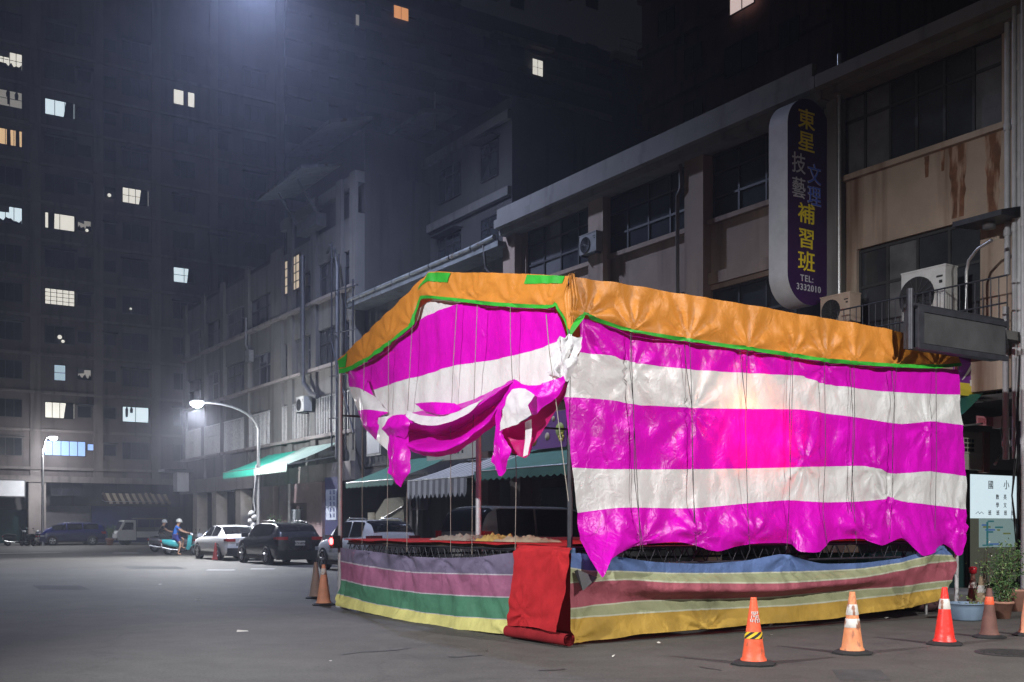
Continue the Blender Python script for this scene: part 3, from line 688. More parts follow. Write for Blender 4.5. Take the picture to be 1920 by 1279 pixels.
for ci, (x, w) in enumerate(colsA):
    for fi, z in enumerate(zA):
        D = colA(x)
        yy = HZ - (z-CH)*F/(CY + sT*D + cT*AA)
        if yy < -25: continue
        if x > 360 and yy > 560: continue
        if ci == 1 and fi == 0 or ci == 2 and fi == 0: continue
        h = 1.35 if w > 1.2 else .9
        if (ci, fi) in litpos:
            (k, c, rr), px, py = litpos[(ci, fi)]
            win(tA, 'a', D, AA, z, w if k != 'bluish' else .85, h*.9, c, rr, LIT[k], m_dframe)
            rr2 = random.Random(ci*13+fi*7); style = (ci*2+fi) % 4
            if k == 'bluish' or c > 4: continue
            if style == 0:                                  # drawn curtains, uneven
                for q in range(2): u = rr2.uniform(-w*.45, w*.25); silh(tA, 'a', D, AA, z, [(u,-h*.44),(u+w*.16,-h*.44),(u+w*rr2.uniform(.08,.2),h*.43),(u,h*.43)], M('brown_curtain', (.10,.07,.05), .9, .2), 'curtain')
            elif style == 1:                                # washing on a rail
                for q in range(rr2.randint(2, 4)):
                    u = rr2.uniform(-w*.45, w*.32); l = rr2.uniform(.3,.75)*h; ww = rr2.uniform(.15,.3)
                    silh(tA, 'a', D, AA, z, [(u+.03,h*.4-l),(u+ww-.03,h*.4-l*rr2.uniform(.9,1.05)),(u+ww,h*.25),(u+ww*.7,h*.4),(u+ww*.3,h*.4),(u,h*.25)], m_dark, 'laundry', .05+.01*q)
            elif style == 2:                                # plants on the sill, half blind
                silh(tA, 'a', D, AA, z, [(-w*.46,-h*.44),(w*.46,-h*.44)] + [(w*(.46-.92*q/9), -h*.44+rr2.uniform(.08,.42)) for q in range(10)], m_dark, 'sill_plants')
                silh(tA, 'a', D, AA, z, [(-w*.47,h*.12*rr2.uniform(.2,2)),(-w*.02,h*.1),(-w*.02,h*.44),(-w*.47,h*.44)], M('grey_blind', (.2,.2,.2), .8, .1), 'blind', .045)
            else:
                silh(tA, 'a', D, AA, z, [(w*.12,-h*.44),(w*.46,-h*.44),(w*.46,h*.44),(w*.2,h*.44)], m_dark, 'curtain')
        else:
            win(tA, 'a', D, AA, z, w, h, 3 if w > 1.2 else 1, 1, None, m_frame, hood=(ci+fi) % 3 == 0)
# wide blue window and mezzanine row
D0, z0 = onA(122, 845, AA); win(tA, 'a', D0, AA, zA[0], 2.9, 1.15, 5, 1, LIT['blue'], m_dframe)
D0, z0 = onA(174, 839, AA); win(tA, 'a', D0, AA, z0, .85, .55, 1, 1, LIT['blue'], m_dframe)
for x, w in ((125, 2.3), (232, 3.0), (300, 1.4)):
    D0, z0 = onA(x, 917, AA); win(tA, 'a', D0, AA-.16, z0, w, 1.05, 3, 1, None, m_dframe)
# small lit lamps on the tower
for (x, y, r_) in ((112,632,.16), (118,640,.12), (245,579,.09), (205,366,.14), (163,432,.12)):
    D0, z0 = onA(x, y, AA-.25); mb = MB(); mb.lathe([(0,-r_),(r_*.7,-r_*.7),(r_,0),(r_*.7,r_*.7),(0,r_)], 10, 0, (D0, AA-.25, z0)); part('balcony_lamp', mb, LIT['white'], tA)
# ground floor: shopfronts, shutters, signboard
mb = MB(); mb.box(colA(88), colA(172), AA+.6, AA+.9, 0, 2.9); part('shutter', mb, m_shut, tA)
mb = MB(); mb.box(colA(176), colA(318), AA+.6, AA+.9, 0, 3.1); part('shutter', mb, m_bshut, tA)
mb = MB(); mb.box(colA(-30), colA(56), AA+.5, AA+.8, 0, 2.6); part('shopfront', mb, M('green_dark_glass', (.012,.03,.028), .1, .2), tA)
mb = MB(); mb.box(colA(-40), colA(58), AA+.2, AA+.5, 2.6, 3.0); mb.box(colA(80), colA(340), AA+.3, AA+.6, 2.9, 4.6); mb.box(colA(-40), colA(58), AA+.3, AA+.6, 3.0, 4.6); part('fascia', mb, m_greyd, tA)
D0, z0 = onA(-20, 932, AA-.5); D1, z1 = onA(47, 900, AA-.5)
mb = MB(); mb.box(D0, D1, AA-.75, AA-.5, z0, z1); mb.box(D0+.08, D1-.08, AA-.77, AA-.75, z0+.08, z1-.08, 1)
solo('blank_signboard', mb, [m_frame, M('pale_acrylic', (.5,.5,.52), .4, .1, 2, emit=.16)], 'dimly lit blank signboard on the shop at the foot of the tower', 'sign', (D0+D1)/2, AA-.6, z0)
# striped awning on tower
def awning(name, label, a0, a1, D0, D1, z0, z1, cm, vh=.3, stripes=None, scallop=10, group=None, face='D', frame=True, thick=.0):
    """sloping cloth from the wall (D0,z0) to its outer rail (D1,z1), between a0 and a1 (or along D when face is 'a')"""
    r = root(name, label, 'awning', D0 if face == 'D' else (a0+a1)/2, (a0+a1)/2 if face == 'D' else D0, 0, group)
    def V(s, d, z): return (d, s, z) if face == 'D' else (s, d, z)
    n = 40
    mats = [cm, stripes] if stripes else [cm]
    mb = MB(); vs, fs, ms = [], [], []
    for j in range(7):
        t = j/6
        for i in range(n+1):
            s = a0+(a1-a0)*i/n
            vs.append(V(s, D0+(D1-D0)*t, z0+(z1-z0)*t - .05*math.sin(math.pi*t) + .012*noise.noise(Vector((s*2,t*4,z0)))))
    for j in range(6):
        for i in range(n):
            fs.append((j*(n+1)+i, j*(n+1)+i+1, (j+1)*(n+1)+i+1, (j+1)*(n+1)+i)); ms.append((i//2) % 2 if stripes else 0)
    mb.add(vs, fs, ms, True); part('cover', mb, mats, r)
    mb = MB(); vs, fs, ms = [], [], []
    e = .02 if D1 > D0 else -.02
    for i in range(n*2+1):
        s = a0+(a1-a0)*i/(n*2); ph = abs(math.sin(math.pi*scallop*i/(n*2)))
        vs += [V(s, D1+e, z1), V(s, D1+e*1.5, z1-vh*.72), V(s, D1+e*1.6, z1-vh*(.72+.28*ph))]
    for i in range(n*2):
        for k in range(2): fs.append((i*3+k, (i+1)*3+k, (i+1)*3+k+1, i*3+k+1)); ms.append((i//4) % 2 if stripes else 0)
    mb.add(vs, fs, ms); part('valance', mb, mats, r)
    if frame:
        mb = MB(); mb.tube([V(a0,D1,z1), V(a1,D1,z1)], .03, 6); mb.tube([V(a0,D0,z0-.15), V(a1,D0,z0-.15)], .03, 6)
        for s in (a0+.02, (a0+a1)/2, a1-.02): mb.tube([V(s,D1,z1-.03), V(s,D0,z0-.6)], .018, 5)
        part('frame', mb, m_steel, r)
    return r
D0, _ = onA(192, 925, AA-.3); D1, _ = onA(312, 925, AA-.3); _, zt = onA(250, 926, AA-.3); _, zb = onA(250, 944, AA-1.5)
awning('striped_awning', 'brown and cream striped awning over the blue shutter of the tower', D0, D1, AA-.05, AA-1.5, zt+.1, zb+.12, M('brown_canvas', (.07,.05,.04), .8, .15), .18, M('cream_canvas', (.45,.38,.28), .8, .15), 24, face='a')

# ------------------------------------------------------------------ second tower far behind
AB = 96
xl, _ = onA(535, 900, AB); xr, _ = onA(1143, 900, AB)
tB = root('apartment_tower', 'distant dark apartment slab behind the shophouse roofs with a few lit windows', 'apartment tower', (xl+xr)/2, AB)
mb = MB(); mb.box(xl, xr, AB, AB+14, 0, 62); part('wall', mb, m_greyd, tB)
mb = MB()
for k in range(16):
    z = 14.6 + 3.0*k; mb.box(xl, xr, AB-.5, AB, z-.9, z+.1)
part('balcony_band', mb, m_tileA, tB)
for (x, y, w, h, k, c, rr) in ((752,25,1.9,1.5,'orange',2,1), (1008,127,1.6,2.0,'white',2,2), (670,38,.5,1.3,'dim',1,1), (460,362,.5,.5,'dim',1,1)):
    D0, z0 = onA(x, y, AB-.5)
    if x > 540: win(tB, 'a', D0, AB-.5, z0, w, h, c, rr, LIT[k], m_dframe)
for x in (600, 650, 700, 800, 860, 920, 970, 1060, 1110):
    for y in (-20, 70, 122, 175, 228, 282):
        D0, z0 = onA(x, y + (x-900)*.15, AB-.5)
        win(tB, 'a', D0, AB-.5, 16.2+3.0*round((z0-16.2)/3.0), 2.0, 1.5, 2, 1, None, m_dframe)
mb = MB()
for (x0, y0, x1, y1) in ((918,66,1032,98), (812,-4,858,14)):
    D0, z0 = onA(x0, y0, AB-.6); D1, z1 = onA(x1, y1, AB-.6); mb.box(D0, D1, AB-1.6, AB-.5, (z0+z1)/2-.22, (z0+z1)/2+.22)
part('roof_slab', mb, m_ledge, tB)
# balcony tower between
xl2, _ = onA(1143, 900, AB+2); xr2, _ = onA(1215, 900, AB+2)
tB2 = root('apartment_tower', 'narrow dark tower block with a pale railed balcony beside the red brown tower', 'apartment tower', (xl2+xr2)/2, AB+2)
_, zt = onA(1180, 112, AB+2)
mb = MB(); mb.box(xl2+.02, xr2, AB+2, AB+14, 0, zt); part('wall', mb, m_greyd, tB2)
mb = MB(); mb.box(xl2+.02, xr2, AB+1, AB+2, zt-.9, zt+.1); part('balcony', mb, M('white_parapet', (.5,.48,.46), .7, .15), tB2)
mb = MB()
for zz in (zt+1.0, zt+2.0): mb.tube([(xl2+1,AB+1.1,zz),(xr2,AB+1.1,zz)], .06, 5)
for u in (0, .5, 1): mb.tube([(xl2+1+(xr2-xl2-1)*u,AB+1.1,zt),(xl2+1+(xr2-xl2-1)*u,AB+1.1,zt+2)], .06, 5)
part('railing', mb, m_steel, tB2)
for y in (150, 205, 258):
    D0, z0 = onA(1168, y, AB+2); win(tB2, 'a', D0, AB+2, z0, 1.4, 1.4, 2, 1, None, m_frame)
D0, z0 = onA(1198, 280, AB+1.9); mb = MB(); mb.box(D0-.35, D0+.35, AB+1.8, AB+1.98, z0-.35, z0+.35); part('lit_opening', mb, LIT['orange'], tB2)

# red brown tower on the right
DC = 30
a1, _ = onD(1204, 900, DC); a0, _ = onD(1559, 900, DC)
tC = root('apartment_tower', 'dark red brown apartment tower rising behind the shophouses with one lit pinkish window', 'apartment tower', DC, (a0+a1)/2)
mb = MB(); mb.box(DC, DC+12, a0, a1, 0, 44); part('wall', mb, m_tileC, tC)
mb = MB()
for k in range(14): mb.box(DC-.35, DC, a0, a1, 3.4+3*k-.5, 3.4+3*k)
part('floor_band', mb, m_tileC, tC)
for (x, y, w, h, k) in ((1392,-4,1.7,1.2,'orange'), (1390,105,2.2,1.5,None), (1480,62,1.2,1.2,None), (1300,110,1.3,1.3,None), (1275,78,.7,.5,None), (1300,215,1.4,1.4,None), (1250,40,1.3,1.3,None)):
    a, z = onD(x, y, DC-.35); win(tC, 'D', a, DC-.35 if k is None else DC-.36, z, w, h, 2, 1, glow('lit_pane_rose', (1,.78,.74), .28) if k else None, m_dframe)

# ------------------------------------------------------------------ shophouses on the right hand side: real recesses between piers
DF = 11.5
def aD(x, D=DF): return onD(x, 900, D)[0]
def facade(r, bays, a0, a1, mw, floors, top, mo=None, pier=.5, z1=4.1):
    """bays: (a_left, a_right) window openings; floors: (sill, head). builds spandrels, piers, sills"""
    mo = mo or mw
    mb = MB()
    prev = z1
    for (zs, zh) in floors:
        mb.box(DF, DF+.25, a0, a1, prev, zs); prev = zh
    mb.box(DF, DF+.25, a0, a1, prev, top)
    for (zs, zh) in floors:                       # piers fill between openings
        edges = [a0] + [e for b in sorted(bays) for e in b] + [a1]
        for i in range(0, len(edges), 2):
            if edges[i+1]-edges[i] > .01: mb.box(DF+.002, DF+.248, edges[i], edges[i+1], zs, zh)
    mb.box(DF+.3, DF+9, a0, a1, z1, top-.1)
    part('wall', mb, mw, r)
    mb = MB()
    for (zs, zh) in floors: mb.box(DF-.14, DF, a0, a1, zs-.14, zs-.02); mb.box(DF-.10, DF, a0, a1, zh+.12, zh+.42)
    part('ledge', mb, mo, r)
def bigwin(r, b0, b1, zs, zh, cols, rows, fm=m_dframe, curt=True):
    t = .06
    f = MB(); D = DF+.13
    f.box(D-.05, D+.05, b0, b1, zs, zs+t); f.box(D-.05, D+.05, b0, b1, zh-t, zh); f.box(D-.05, D+.05, b0, b0+t, zs+t, zh-t); f.box(D-.05, D+.05, b1-t, b1, zs+t, zh-t)
    for i in range(1, cols):
        u = b0+(b1-b0)*i/cols; f.box(D-.045, D+.045, u-t/2, u+t/2, zs+t, zh-t)
    for q in rows:
        zz = zs+(zh-zs)*q; f.box(D-.04, D+.04, b0+t, b1-t, zz-t/2, zz+t/2)
    w = part('window', f, fm, r)
    g = MB(); rr = random.Random(int(b0*100+zs*10))
    n = cols
    for i in range(n):
        u0, u1 = b0+(b1-b0)*i/n+.01, b0+(b1-b0)*(i+1)/n-.01
        g.box(D-.006+rr.uniform(-.004,.004), D+.01, u0, u1, zs+.01, zh-.01, rr.choice([0,0,1]) if curt else 0)
    part('pane', g, [m_wglass, M('frosted_glass', (.085,.085,.09), .45, .4, 1.5)], r, w)
pierA = [aD(965), aD(1128), aD(1312), aD(1562)]
g1 = root('shophouse', 'long beige three storey shophouse row behind the tent with dark gridded windows', 'building', DF, (pierA[0]+pierA[3])/2)
bays = [(aD(1545), aD(1332)), (aD(1295), aD(1136)), (aD(1115), aD(986))]
facade(g1, bays, pierA[3]+.004, pierA[0], m_beige, [(5.45,7.5), (9.3,11.0)], 11.4)
for b0, b1 in bays:
    bigwin(g1, b0, b1, 9.3, 11.0, 4, (.33,.7)); bigwin(g1, b0, b1, 5.45, 7.5, 4, (.62,))
for a in pierA[:3]:
    mb = MB(); mb.box(DF-.28, DF, a-.42, a+.28, 4.1, 11.0); part('pier', mb, m_beige, g1)
mb = MB(); mb.box(DF-.75, DF+1, pierA[3]-.1, pierA[0]+.1, 11.15, 11.42); mb.box(DF-.55, DF-.02, pierA[3]-.1, pierA[0]+.1, 10.95, 11.145); mb.box(DF-.7, DF-.55, pierA[3], pierA[0], 11.43, 11.75)
part('cornice', mb, m_grey, g1)
mb = MB(); a = pierA[2]+.35; mb.tube([(DF-.35,a,10.9),(DF-.35,a,10.3),(DF-.32,a+.15,10.1),(DF-.32,a+.15,4.2)], .05, 8); part('drain_pipe', mb, m_grey, g1)
# rusty neighbour
aE = aD(1892)
g2 = root('shophouse', 'beige shophouse with rust streaks and a railed balcony, right of the purple sign', 'building', DF, (pierA[3]+aE)/2)
b3 = (aD(1878), aD(1572)); b2 = (aD(1838), aD(1606))
facade(g2, [b3], aE-.6, pierA[3], m_beig2, [(9.25,11.05)], 11.4, z1=7.55)
mb = MB(); mb.box(DF, DF+.25, aE-.6, pierA[3], 4.1, 5.1); mb.box(DF, DF+.25, aE-.6, b2[0], 5.1, 7.55); mb.box(DF, DF+.25, b2[1], pierA[3], 5.1, 7.55); part('lower_wall', mb, m_beig2, g2)
bigwin(g2, b3[0], b3[1], 9.25, 11.05, 6, (.68,)); bigwin(g2, b2[0], b2[1], 5.1, 7.53, 4, (.66,))
mb = MB(); mb.box(DF-.75, DF+1, aE-.6, pierA[3]-.12, 11.15, 11.42); mb.box(DF-.5, DF-.02, aE-.6, pierA[3]-.12, 10.98, 11.145); part('cornice', mb, m_grey, g2)
mb = MB(); mb.box(DF-.24, DF, pierA[3]-.35, pierA[3]-.01, 4.1, 11.0); part('pier', mb, m_grey, g2)
mb = MB(); a = pierA[3]-.42; mb.tube([(DF-.3,a,11.9),(DF-.3,a,4.3)], .045, 8); part('drain_pipe', mb, m_steel, g2)
# rust runs below the upper window (stains with a shape of their own)
m_rust = M('rust_stain', (.13,.058,.030), .9, .45, 4, streak=(.30,.21,.155), sscale=(7,7,1.2), sthr=(.50,.62))
mb = MB()
for (x, y0, y1, w) in ((1796,258,405,.42), (1738,290,330,.12), (1768,275,318,.10), (1862,236,400,.35)):
    a, zt_ = onD(x, y0, DF); _, zb_ = onD(x, y1, DF); n = 9
    L_ = [(DF-.003, a-w/2*(1-.35*(i/n))*(1+.3*noise.noise(Vector((i*.9,x,0)))), zt_-.03+(zb_-zt_)*i/n) for i in range(n+1)]
    R_ = [(DF-.003, a+w/2*(1-.35*(i/n))*(1+.3*noise.noise(Vector((i*.9,x,5)))), zt_-.03+(zb_-zt_)*i/n) for i in range(n+1)]
    mb.grid([[l, r_] for l, r_ in zip(L_, R_)], 0)
part('rust_stain', mb, m_rust, g2)
# balcony slab, railing
bz = 5.02; ba0, ba1 = aD(1885, 10.4), aD(1560, 10.4)
mb = MB(); mb.box(10.4, DF, ba0, ba1, bz-.16, bz); part('balcony_slab', mb, m_grey, g2)
mb = MB()
for z in (bz+.05, bz+.5, bz+1.0): mb.tube([(10.45,ba0,z),(10.45,ba1,z)], .018, 6)
k = 0
while ba0+k*.16 < ba1: mb.tube([(10.45,ba0+k*.16,bz),(10.45,ba0+k*.16,bz+1.0)], .010, 5); k += 1
part('railing', mb, m_dsteel, g2)
# upper end: next building, pipes and conduits
g3 = root('shophouse', 'dark narrow building edge with white downpipes and loose cables at the right', 'building', DF, aE-1)
mb = MB(); mb.box(DF-.1, DF+9, -7, aE-.62, 0, 12.2); part('wall', mb, m_greyd, g3)
for (x, d, z0_, z1_, r_) in ((1886,.34,2.7,5.6,.06), (1889,.34,6.2,11.0,.055), (1902,.5,2.7,11.2,.045), (1912,.45,3.4,11.4,.05), (1918,.7,0.1,11.3,.04)):
    a = aD(x, DF-d); mb = MB(); mb.tube([(DF-d,a,z0_),(DF-d,a,z1_)], r_, 8)
    for q in range(int(z0_)+1, int(z1_), 2): mb.tube([(DF-d,a,q-.06),(DF-d,a,q+.06)], r_*1.3, 8)
    part('drain_pipe', mb, M('grey_pvc', (.33,.33,.34), .5, .15, 4), g3)
mb = MB()
for i in range(5):
    a = aD(1908, 10.9) - i*.03
    mb.tube([(10.95-i*.03,a,4.6),(10.9,a+.06*math.sin(i),3.4),(10.88-.05*i,a+.1*math.cos(i*2),2.0),(10.95,a,.4)], .012+.004*(i%2), 5)
part('cable', mb, m_black, g3)

# ---- ground floor under the row: arcade columns, back wall, ceiling
ar = root('shop_arcade', 'dim ground floor arcade with square columns and shop fronts under the beige row', 'arcade', 13, 14)
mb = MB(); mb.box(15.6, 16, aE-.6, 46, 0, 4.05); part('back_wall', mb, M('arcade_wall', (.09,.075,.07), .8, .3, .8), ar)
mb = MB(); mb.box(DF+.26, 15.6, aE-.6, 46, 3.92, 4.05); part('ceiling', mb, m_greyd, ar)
for a in (pierA[3], pierA[2], pierA[1], pierA[0], aD(905)):
    mb = MB(); mb.box(DF+.02, DF+.5, a-.3, a+.3, .12, 4.0); mb.box(DF, DF+.52, a-.32, a+.32, .12, .5); part('column', mb, M('brown_column', (.13,.085,.065), .6, .2, 2), ar)
for a0_, a1_, m in ((6.5,9.3,m_shut), (10.2,13.4,m_wglass), (14.2,18,m_shut), (19.5,23,m_wglass), (24,28,m_shut), (29,33,m_wglass), (34,38.5,m_shut)):
    mb = MB(); mb.box(15.5, 15.6, a0_, a1_, .12, 2.9)
    for k in range(14): mb.box(15.47, 15.5, a0_, a1_, .2+k*.19, .28+k*.19)
    part('shutter' if m is m_shut else 'shopfront', mb, m, ar)

# ---- lower dark house F between, and the taller old block E
aF0, aF1 = pierA[0], aD(672)
fh = root('shophouse', 'dark lower house with a gutter pipe along its roof edge behind the orange canopy', 'building', DF, (aF0+aF1)/2)
mb = MB(); mb.box(DF+.3, DF+9, aF0+.003, aF1, 3.2, 10.6); part('wall', mb, m_greyd, fh)
mb = MB()
for i in range(9):
    a = aF0+.3+(aF1-aF0-.3)*i/8; mb.tube([(DF-.6,a,10.95 if i < 1 else 10.9),(DF-.6,min(a+1.4,aF1),10.9)], .09, 8)
mb.box(DF-.6, DF+9, aF0+.1, aF1, 10.62, 10.8)
part('roof', mb, m_tin, fh)
mb = MB(); mb.tube([(DF-.6,aF0+1,10.85),(DF-.5,aF0+1,10.1),(DF-.1,aF0+.3,9.2),(DF-.1,aF0+.25,5)], .05, 8); part('drain_pipe', mb, m_grey, fh)
for i in range(3):
    u = aF0+1+i*3.6; win(fh, 'D', u+1.4, DF+.3, 8.9, 2.4, 1.6, 3, 1, None, m_dframe, trans=.3); win(fh, 'D', u+1.4, DF+.3, 5.9, 2.4, 1.7, 3, 1, None, m_dframe, trans=.3)
b2_ = root('apartment_block', 'dim block set back behind the low roofs with a sloping tin rooftop shed', 'building', 15, 27)
zt = 18.3; mb = MB(); mb.box(15, 26, aD(960, 15), aD(690, 15), 0, zt); part('wall', mb, m_greyd, b2_)
mb = MB()
for k in range(5): mb.box(14.8, 15, aD(960, 15)+.02, aD(690, 15)-.02, 5.4+3*k, 5.75+3*k)
part('floor_band', mb, m_grey, b2_)
for k in range(3):
    for u in range(4):
        a_ = aD(960, 15) + (aD(690, 15)-aD(960, 15))*(u+.5)/4; win(b2_, 'D', a_, 15, 10.2+3*k, 1.9 if u % 2 else 1.3, 1.5, 3 if u % 2 else 2, 1, None, m_dframe, trans=.3, hood=(u+k) % 2 == 0)
mb = MB(); a0_, a1_ = aD(795, 13.6), aD(708, 13.6)
mb.prism([(13.6,a0_,zt+.55),(13.6,a0_,zt+.75),(15.2,a0_,zt+1.0),(15.2,a0_,zt+.85)], (0,a1_-a0_,0)); part('roof', mb, m_tin, b2_)
mb = MB(); mb.tube([(14.2,aD(815,14.2),zt),(14.2,aD(815,14.2),zt+1.6)], .04, 6); mb.tube([(14.2,a0_+.2,zt),(14.2,a0_+.2,zt+.62)], .05, 6); mb.tube([(14.2,a1_-.2,zt),(14.2,a1_-.2,zt+.62)], .05, 6); part('post', mb, m_steel, b2_)

# old block E, left portion lower
aE0, aE1, aE2 = aF1+.02, aD(525), aD(347)
e = root('apartment_block', 'old grey six storey block with tin rooftop sheds and barred windows above the green awnings', 'building', DF, 40)
zE2, zE1 = 17.2, 17.2
mb = MB(); mb.box(DF+.3, DF+9, aE0, aE1, 4.05, 16.6); mb.box(DF+.3, DF+9, aE1, aE2, 4.05, 15.2); mb.box(14.6, 20, aE0, aE2, 0, 4.05); part('wall', mb, m_greyd, e)
fl = [(5.6,7.4), (8.7,10.4), (11.8,13.4), (14.8,16.1)]
mb = MB()
zs_prev = 3.4
for zs, zh in fl[:3]:
    mb.box(DF, DF+.3, aE0, aE2, zs_prev, zs); zs_prev = zh
mb.box(DF, DF+.3, aE0, aE2, zs_prev, 14.8); mb.box(DF, DF+.3, aE0, aE1, 16.1, 16.6)
pe = [aE0, aD(640), aD(592), aD(548), aD(522), aD(466), aD(420), aD(384), aE2]
for i, a in enumerate(pe):
    w = .3 if i not in (4,) else .75
    a_ = min(max(a, aE0+w), aE2-w)
    mb.box(DF-.14, DF, a_-w, a_+w, 3.4, 15.2 if a > aE1 else 16.6); 
    for zs, zh in fl[:3]: mb.box(DF, DF+.3, a_-w, a_+w, zs, zh)
part('front_wall', mb, m_grey, e)
mb = MB()
for zs, zh in fl[:3]: mb.box(DF-.3, DF, aE0, aE2, zs-.18, zs-.04)
mb.box(DF-.35, DF-.14, aE0, aE2, 3.4, 4.2); part('ledge', mb, m_ledge, e)
for i in range(len(pe)-1):
    b0, b1 = pe[i]+.32, pe[i+1]-.32
    if i == 3: b1 = pe[4]-.8
    if i == 4: b0 = pe[4]+.8
    if b1-b0 < .5: continue
    for fi, (zs, zh) in enumerate(fl[:3]):
        bigwin(e, b0, b1, zs, zh, 3, (.6,), m_frame if (i+fi) % 2 else m_dframe)
        if fi == 0:
            g = MB(); k = 0
            while b0+.1+k*.19 < b1: g.tube([(DF-.12,b0+.1+k*.19,zs-.2),(DF-.12,b0+.1+k*.19,zh-.1)], .018, 5); k += 1
            for z in (zs-.15, zh-.15): g.tube([(DF-.12,b0,z),(DF-.12,b1,z)], .018, 5)
            part('window_bars', g, m_steel, e)
# tin rooftop sheds
mb = MB(); A0, A1 = aD(645, 10.6), aD(508, 10.6)
mb.prism([(9.7,A0+2.5,16.9),(9.7,A0+2.5,17.02),(11.6,A0+2.5,17.5),(11.6,A0+2.5,17.38)], (0,A1-A0-3.0,0)); part('roof', mb, m_tin, e)
mb = MB(); mb.prism([(10.4,A0+1,18.55),(10.4,A0+1,18.7),(12.4,A0+1,19.25),(12.4,A0+1,19.1)], (0,A1-A0-3.5,0)); part('roof', mb, m_tin, e)
mb = MB(); mb.box(12, 18, A0+1, A1-1, 16.6, 18.6); part('roof_shed', mb, m_greyd, e)
mb = MB(); mb.box(DF-.5, DF, aD(612), aD(575), 15.0, 15.6); mb.tube([(DF-.5,aD(575),15.6),(DF-1.4,aD(575),16.9)], .05, 6); mb.tube([(DF-.5,aD(612),15.6),(DF-1.4,aD(612),16.9)], .05, 6); part('window_box', mb, m_frame, e)
a_, z_ = onD(549, 515, DF-.01); win(e, 'D', a_, DF-.02, z_, 2.0, 1.7, 4, 4, glow('lit_pane_amber', (.9,.72,.5), .22), m_dframe)
# ground columns of E
for x in (366, 402, 447):
    a = aD(x, DF-.2); mb = MB()
    for k in range(8): mb.box(DF-.22, DF+.42, a-.42, a+.42, .12+k*.41, .12+k*.41+.39)
    mb.box(DF-.20, DF+.40, a-.40, a+.40, .12, 3.4); part('column', mb, M('pale_tile_column', (.42,.38,.33), .6, .15, 2), e)
# curved duct and downpipes
mb = MB(); a, z = onD(567, 480, DF-.5); _, zb_ = onD(567, 720, DF-.5)
mb.tube([(DF-.5,a,z),(DF-.5,a,zb_+.5),(DF-.5,a-.15,zb_),(DF-.4,a-.8,zb_-.55),(DF-.3,a-1.3,zb_-.7)], .12, 10); part('duct', mb, m_frame, e)
mb = MB(); a, z = onD(631, 500, DF-.8)
mb.tube([(DF-.2,a+2.4,z+1.2),(DF-.5,a+1.4,z+1.25),(DF-.7,a+.4,z+.8),(DF-.8,a,z),(DF-.8,a,4.3)], .07, 8); part('drain_pipe', mb, m_frame, e)
mb = MB(); a, z = onD(461, 610, DF-.3); mb.tube([(DF-.3,a,z+.4),(DF-.3,a,z-1),(DF-.3,a-.3,z-1.4)], .05, 8); mb.box(DF-.4, DF-.14, a-.75, a-.2, z-2.0, z-1.4); part('drain_pipe', mb, m_steel, e)
# escape ladder of rods beside the tent
mb = MB(); a = aD(622, DF-1)
for q in range(4): mb.tube([(DF-1+.12*q,a-q*.45,4.6),(DF-1+.12*q,a-q*.45,13.5-q*.6)], .035, 6)
for z in (6, 7.8, 9.6, 11.4): mb.tube([(DF-1,a+.2,z),(DF-.6,a-1.7,z)], .03, 6)
mb.tube([(DF-1,a+.1,9.4),(DF-1,a-2.2,5.2)], .04, 6); part('rack_of_rods', mb, m_dsteel, e)

# ------------------------------------------------------------------ awnings along the street
m_teala = M('teal_canvas', (.03,.42,.30), .7, .12, 2, transl=.15); m_palea = M('pale_green_canvas', (.40,.52,.45), .7, .15, 2, transl=.15)
m_dgra = M('dark_green_canvas', (.05,.15,.11), .7, .15, 2); m_gra = M('grey_canvas', (.42,.41,.39), .7, .15, 2); m_dga = M('dark_grey_canvas', (.17,.165,.16), .7, .15, 2)
awning('shop_awning', 'bright teal awning at the far end of the green pair beside the lamp post', 36.7, 41.2, 11.3, 9.0, 5.0, 4.05, m_teala, .34, None, 16)
awning('shop_awning', 'pale green awning next to the bright teal one', 32.4, 36.5, 11.3, 8.9, 5.1, 4.05, m_palea, .34, None, 14)
awning('shop_awning', 'dark green awning with a pale front edge seen just inside the far tent pole', 22.6, 26.6, 11.4, 9.0, 4.0, 3.05, m_dgra, .22, m_dgra, 12)
awning('shop_awning', 'grey awning with a scalloped white front over the scooters', 17.6, 21.6, 11.4, 9.0, 3.75, 2.95, m_dga, .62, m_gra, 14)
awning('shop_awning', 'long dark green awning with a wavy edge above the silver van', 11.6, 17.5, 11.4, 9.2, 3.9, 3.1, m_dgra, .3, None, 18)
# teal awning at far right with its pink notice
aw = awning('shop_awning', 'teal cloth awning over the study room window behind the tent end', 1.9, 5.0, 11.45, 10.3, 4.05, 3.35, M('deep_teal_canvas', (.02,.16,.13), .7, .15), .55, None, 4)

# ------------------------------------------------------------------ vertical sign
sa = 5.6
Dl, _ = onA(1477, 400, sa); Dr, _ = onA(1556, 400, sa); _, zb_ = onA(1515, 572, sa); _, zt_ = onA(1515, 186, sa)
sg = root('vertical_sign', 'tall purple rounded vertical sign with yellow characters projecting from the shophouse', 'sign', (Dl+Dr)/2, sa)
w = Dr-Dl; hw = w/2; Dc = (Dl+Dr)/2; th = .55
out = []
for i in range(25):
    an = math.pi*i/24; out.append((Dc+hw*math.cos(an), zt_-hw*.95+hw*.95*math.sin(an)))
for i in range(25):
    an = math.pi+math.pi*i/24; out.append((Dc+hw*math.cos(an), zb_+hw*.95+hw*.95*math.sin(an)))
mb = MB(); n = len(out)
mb.add([(x, sa+.004, z) for x, z in out] + [(x, sa+th, z) for x, z in out], [(i, (i+1) % n, n+(i+1) % n, n+i) for i in range(n)], 0, True)
part('casing', mb, M('white_sign_casing', (.42,.42,.43), .5, .12, 3), sg)
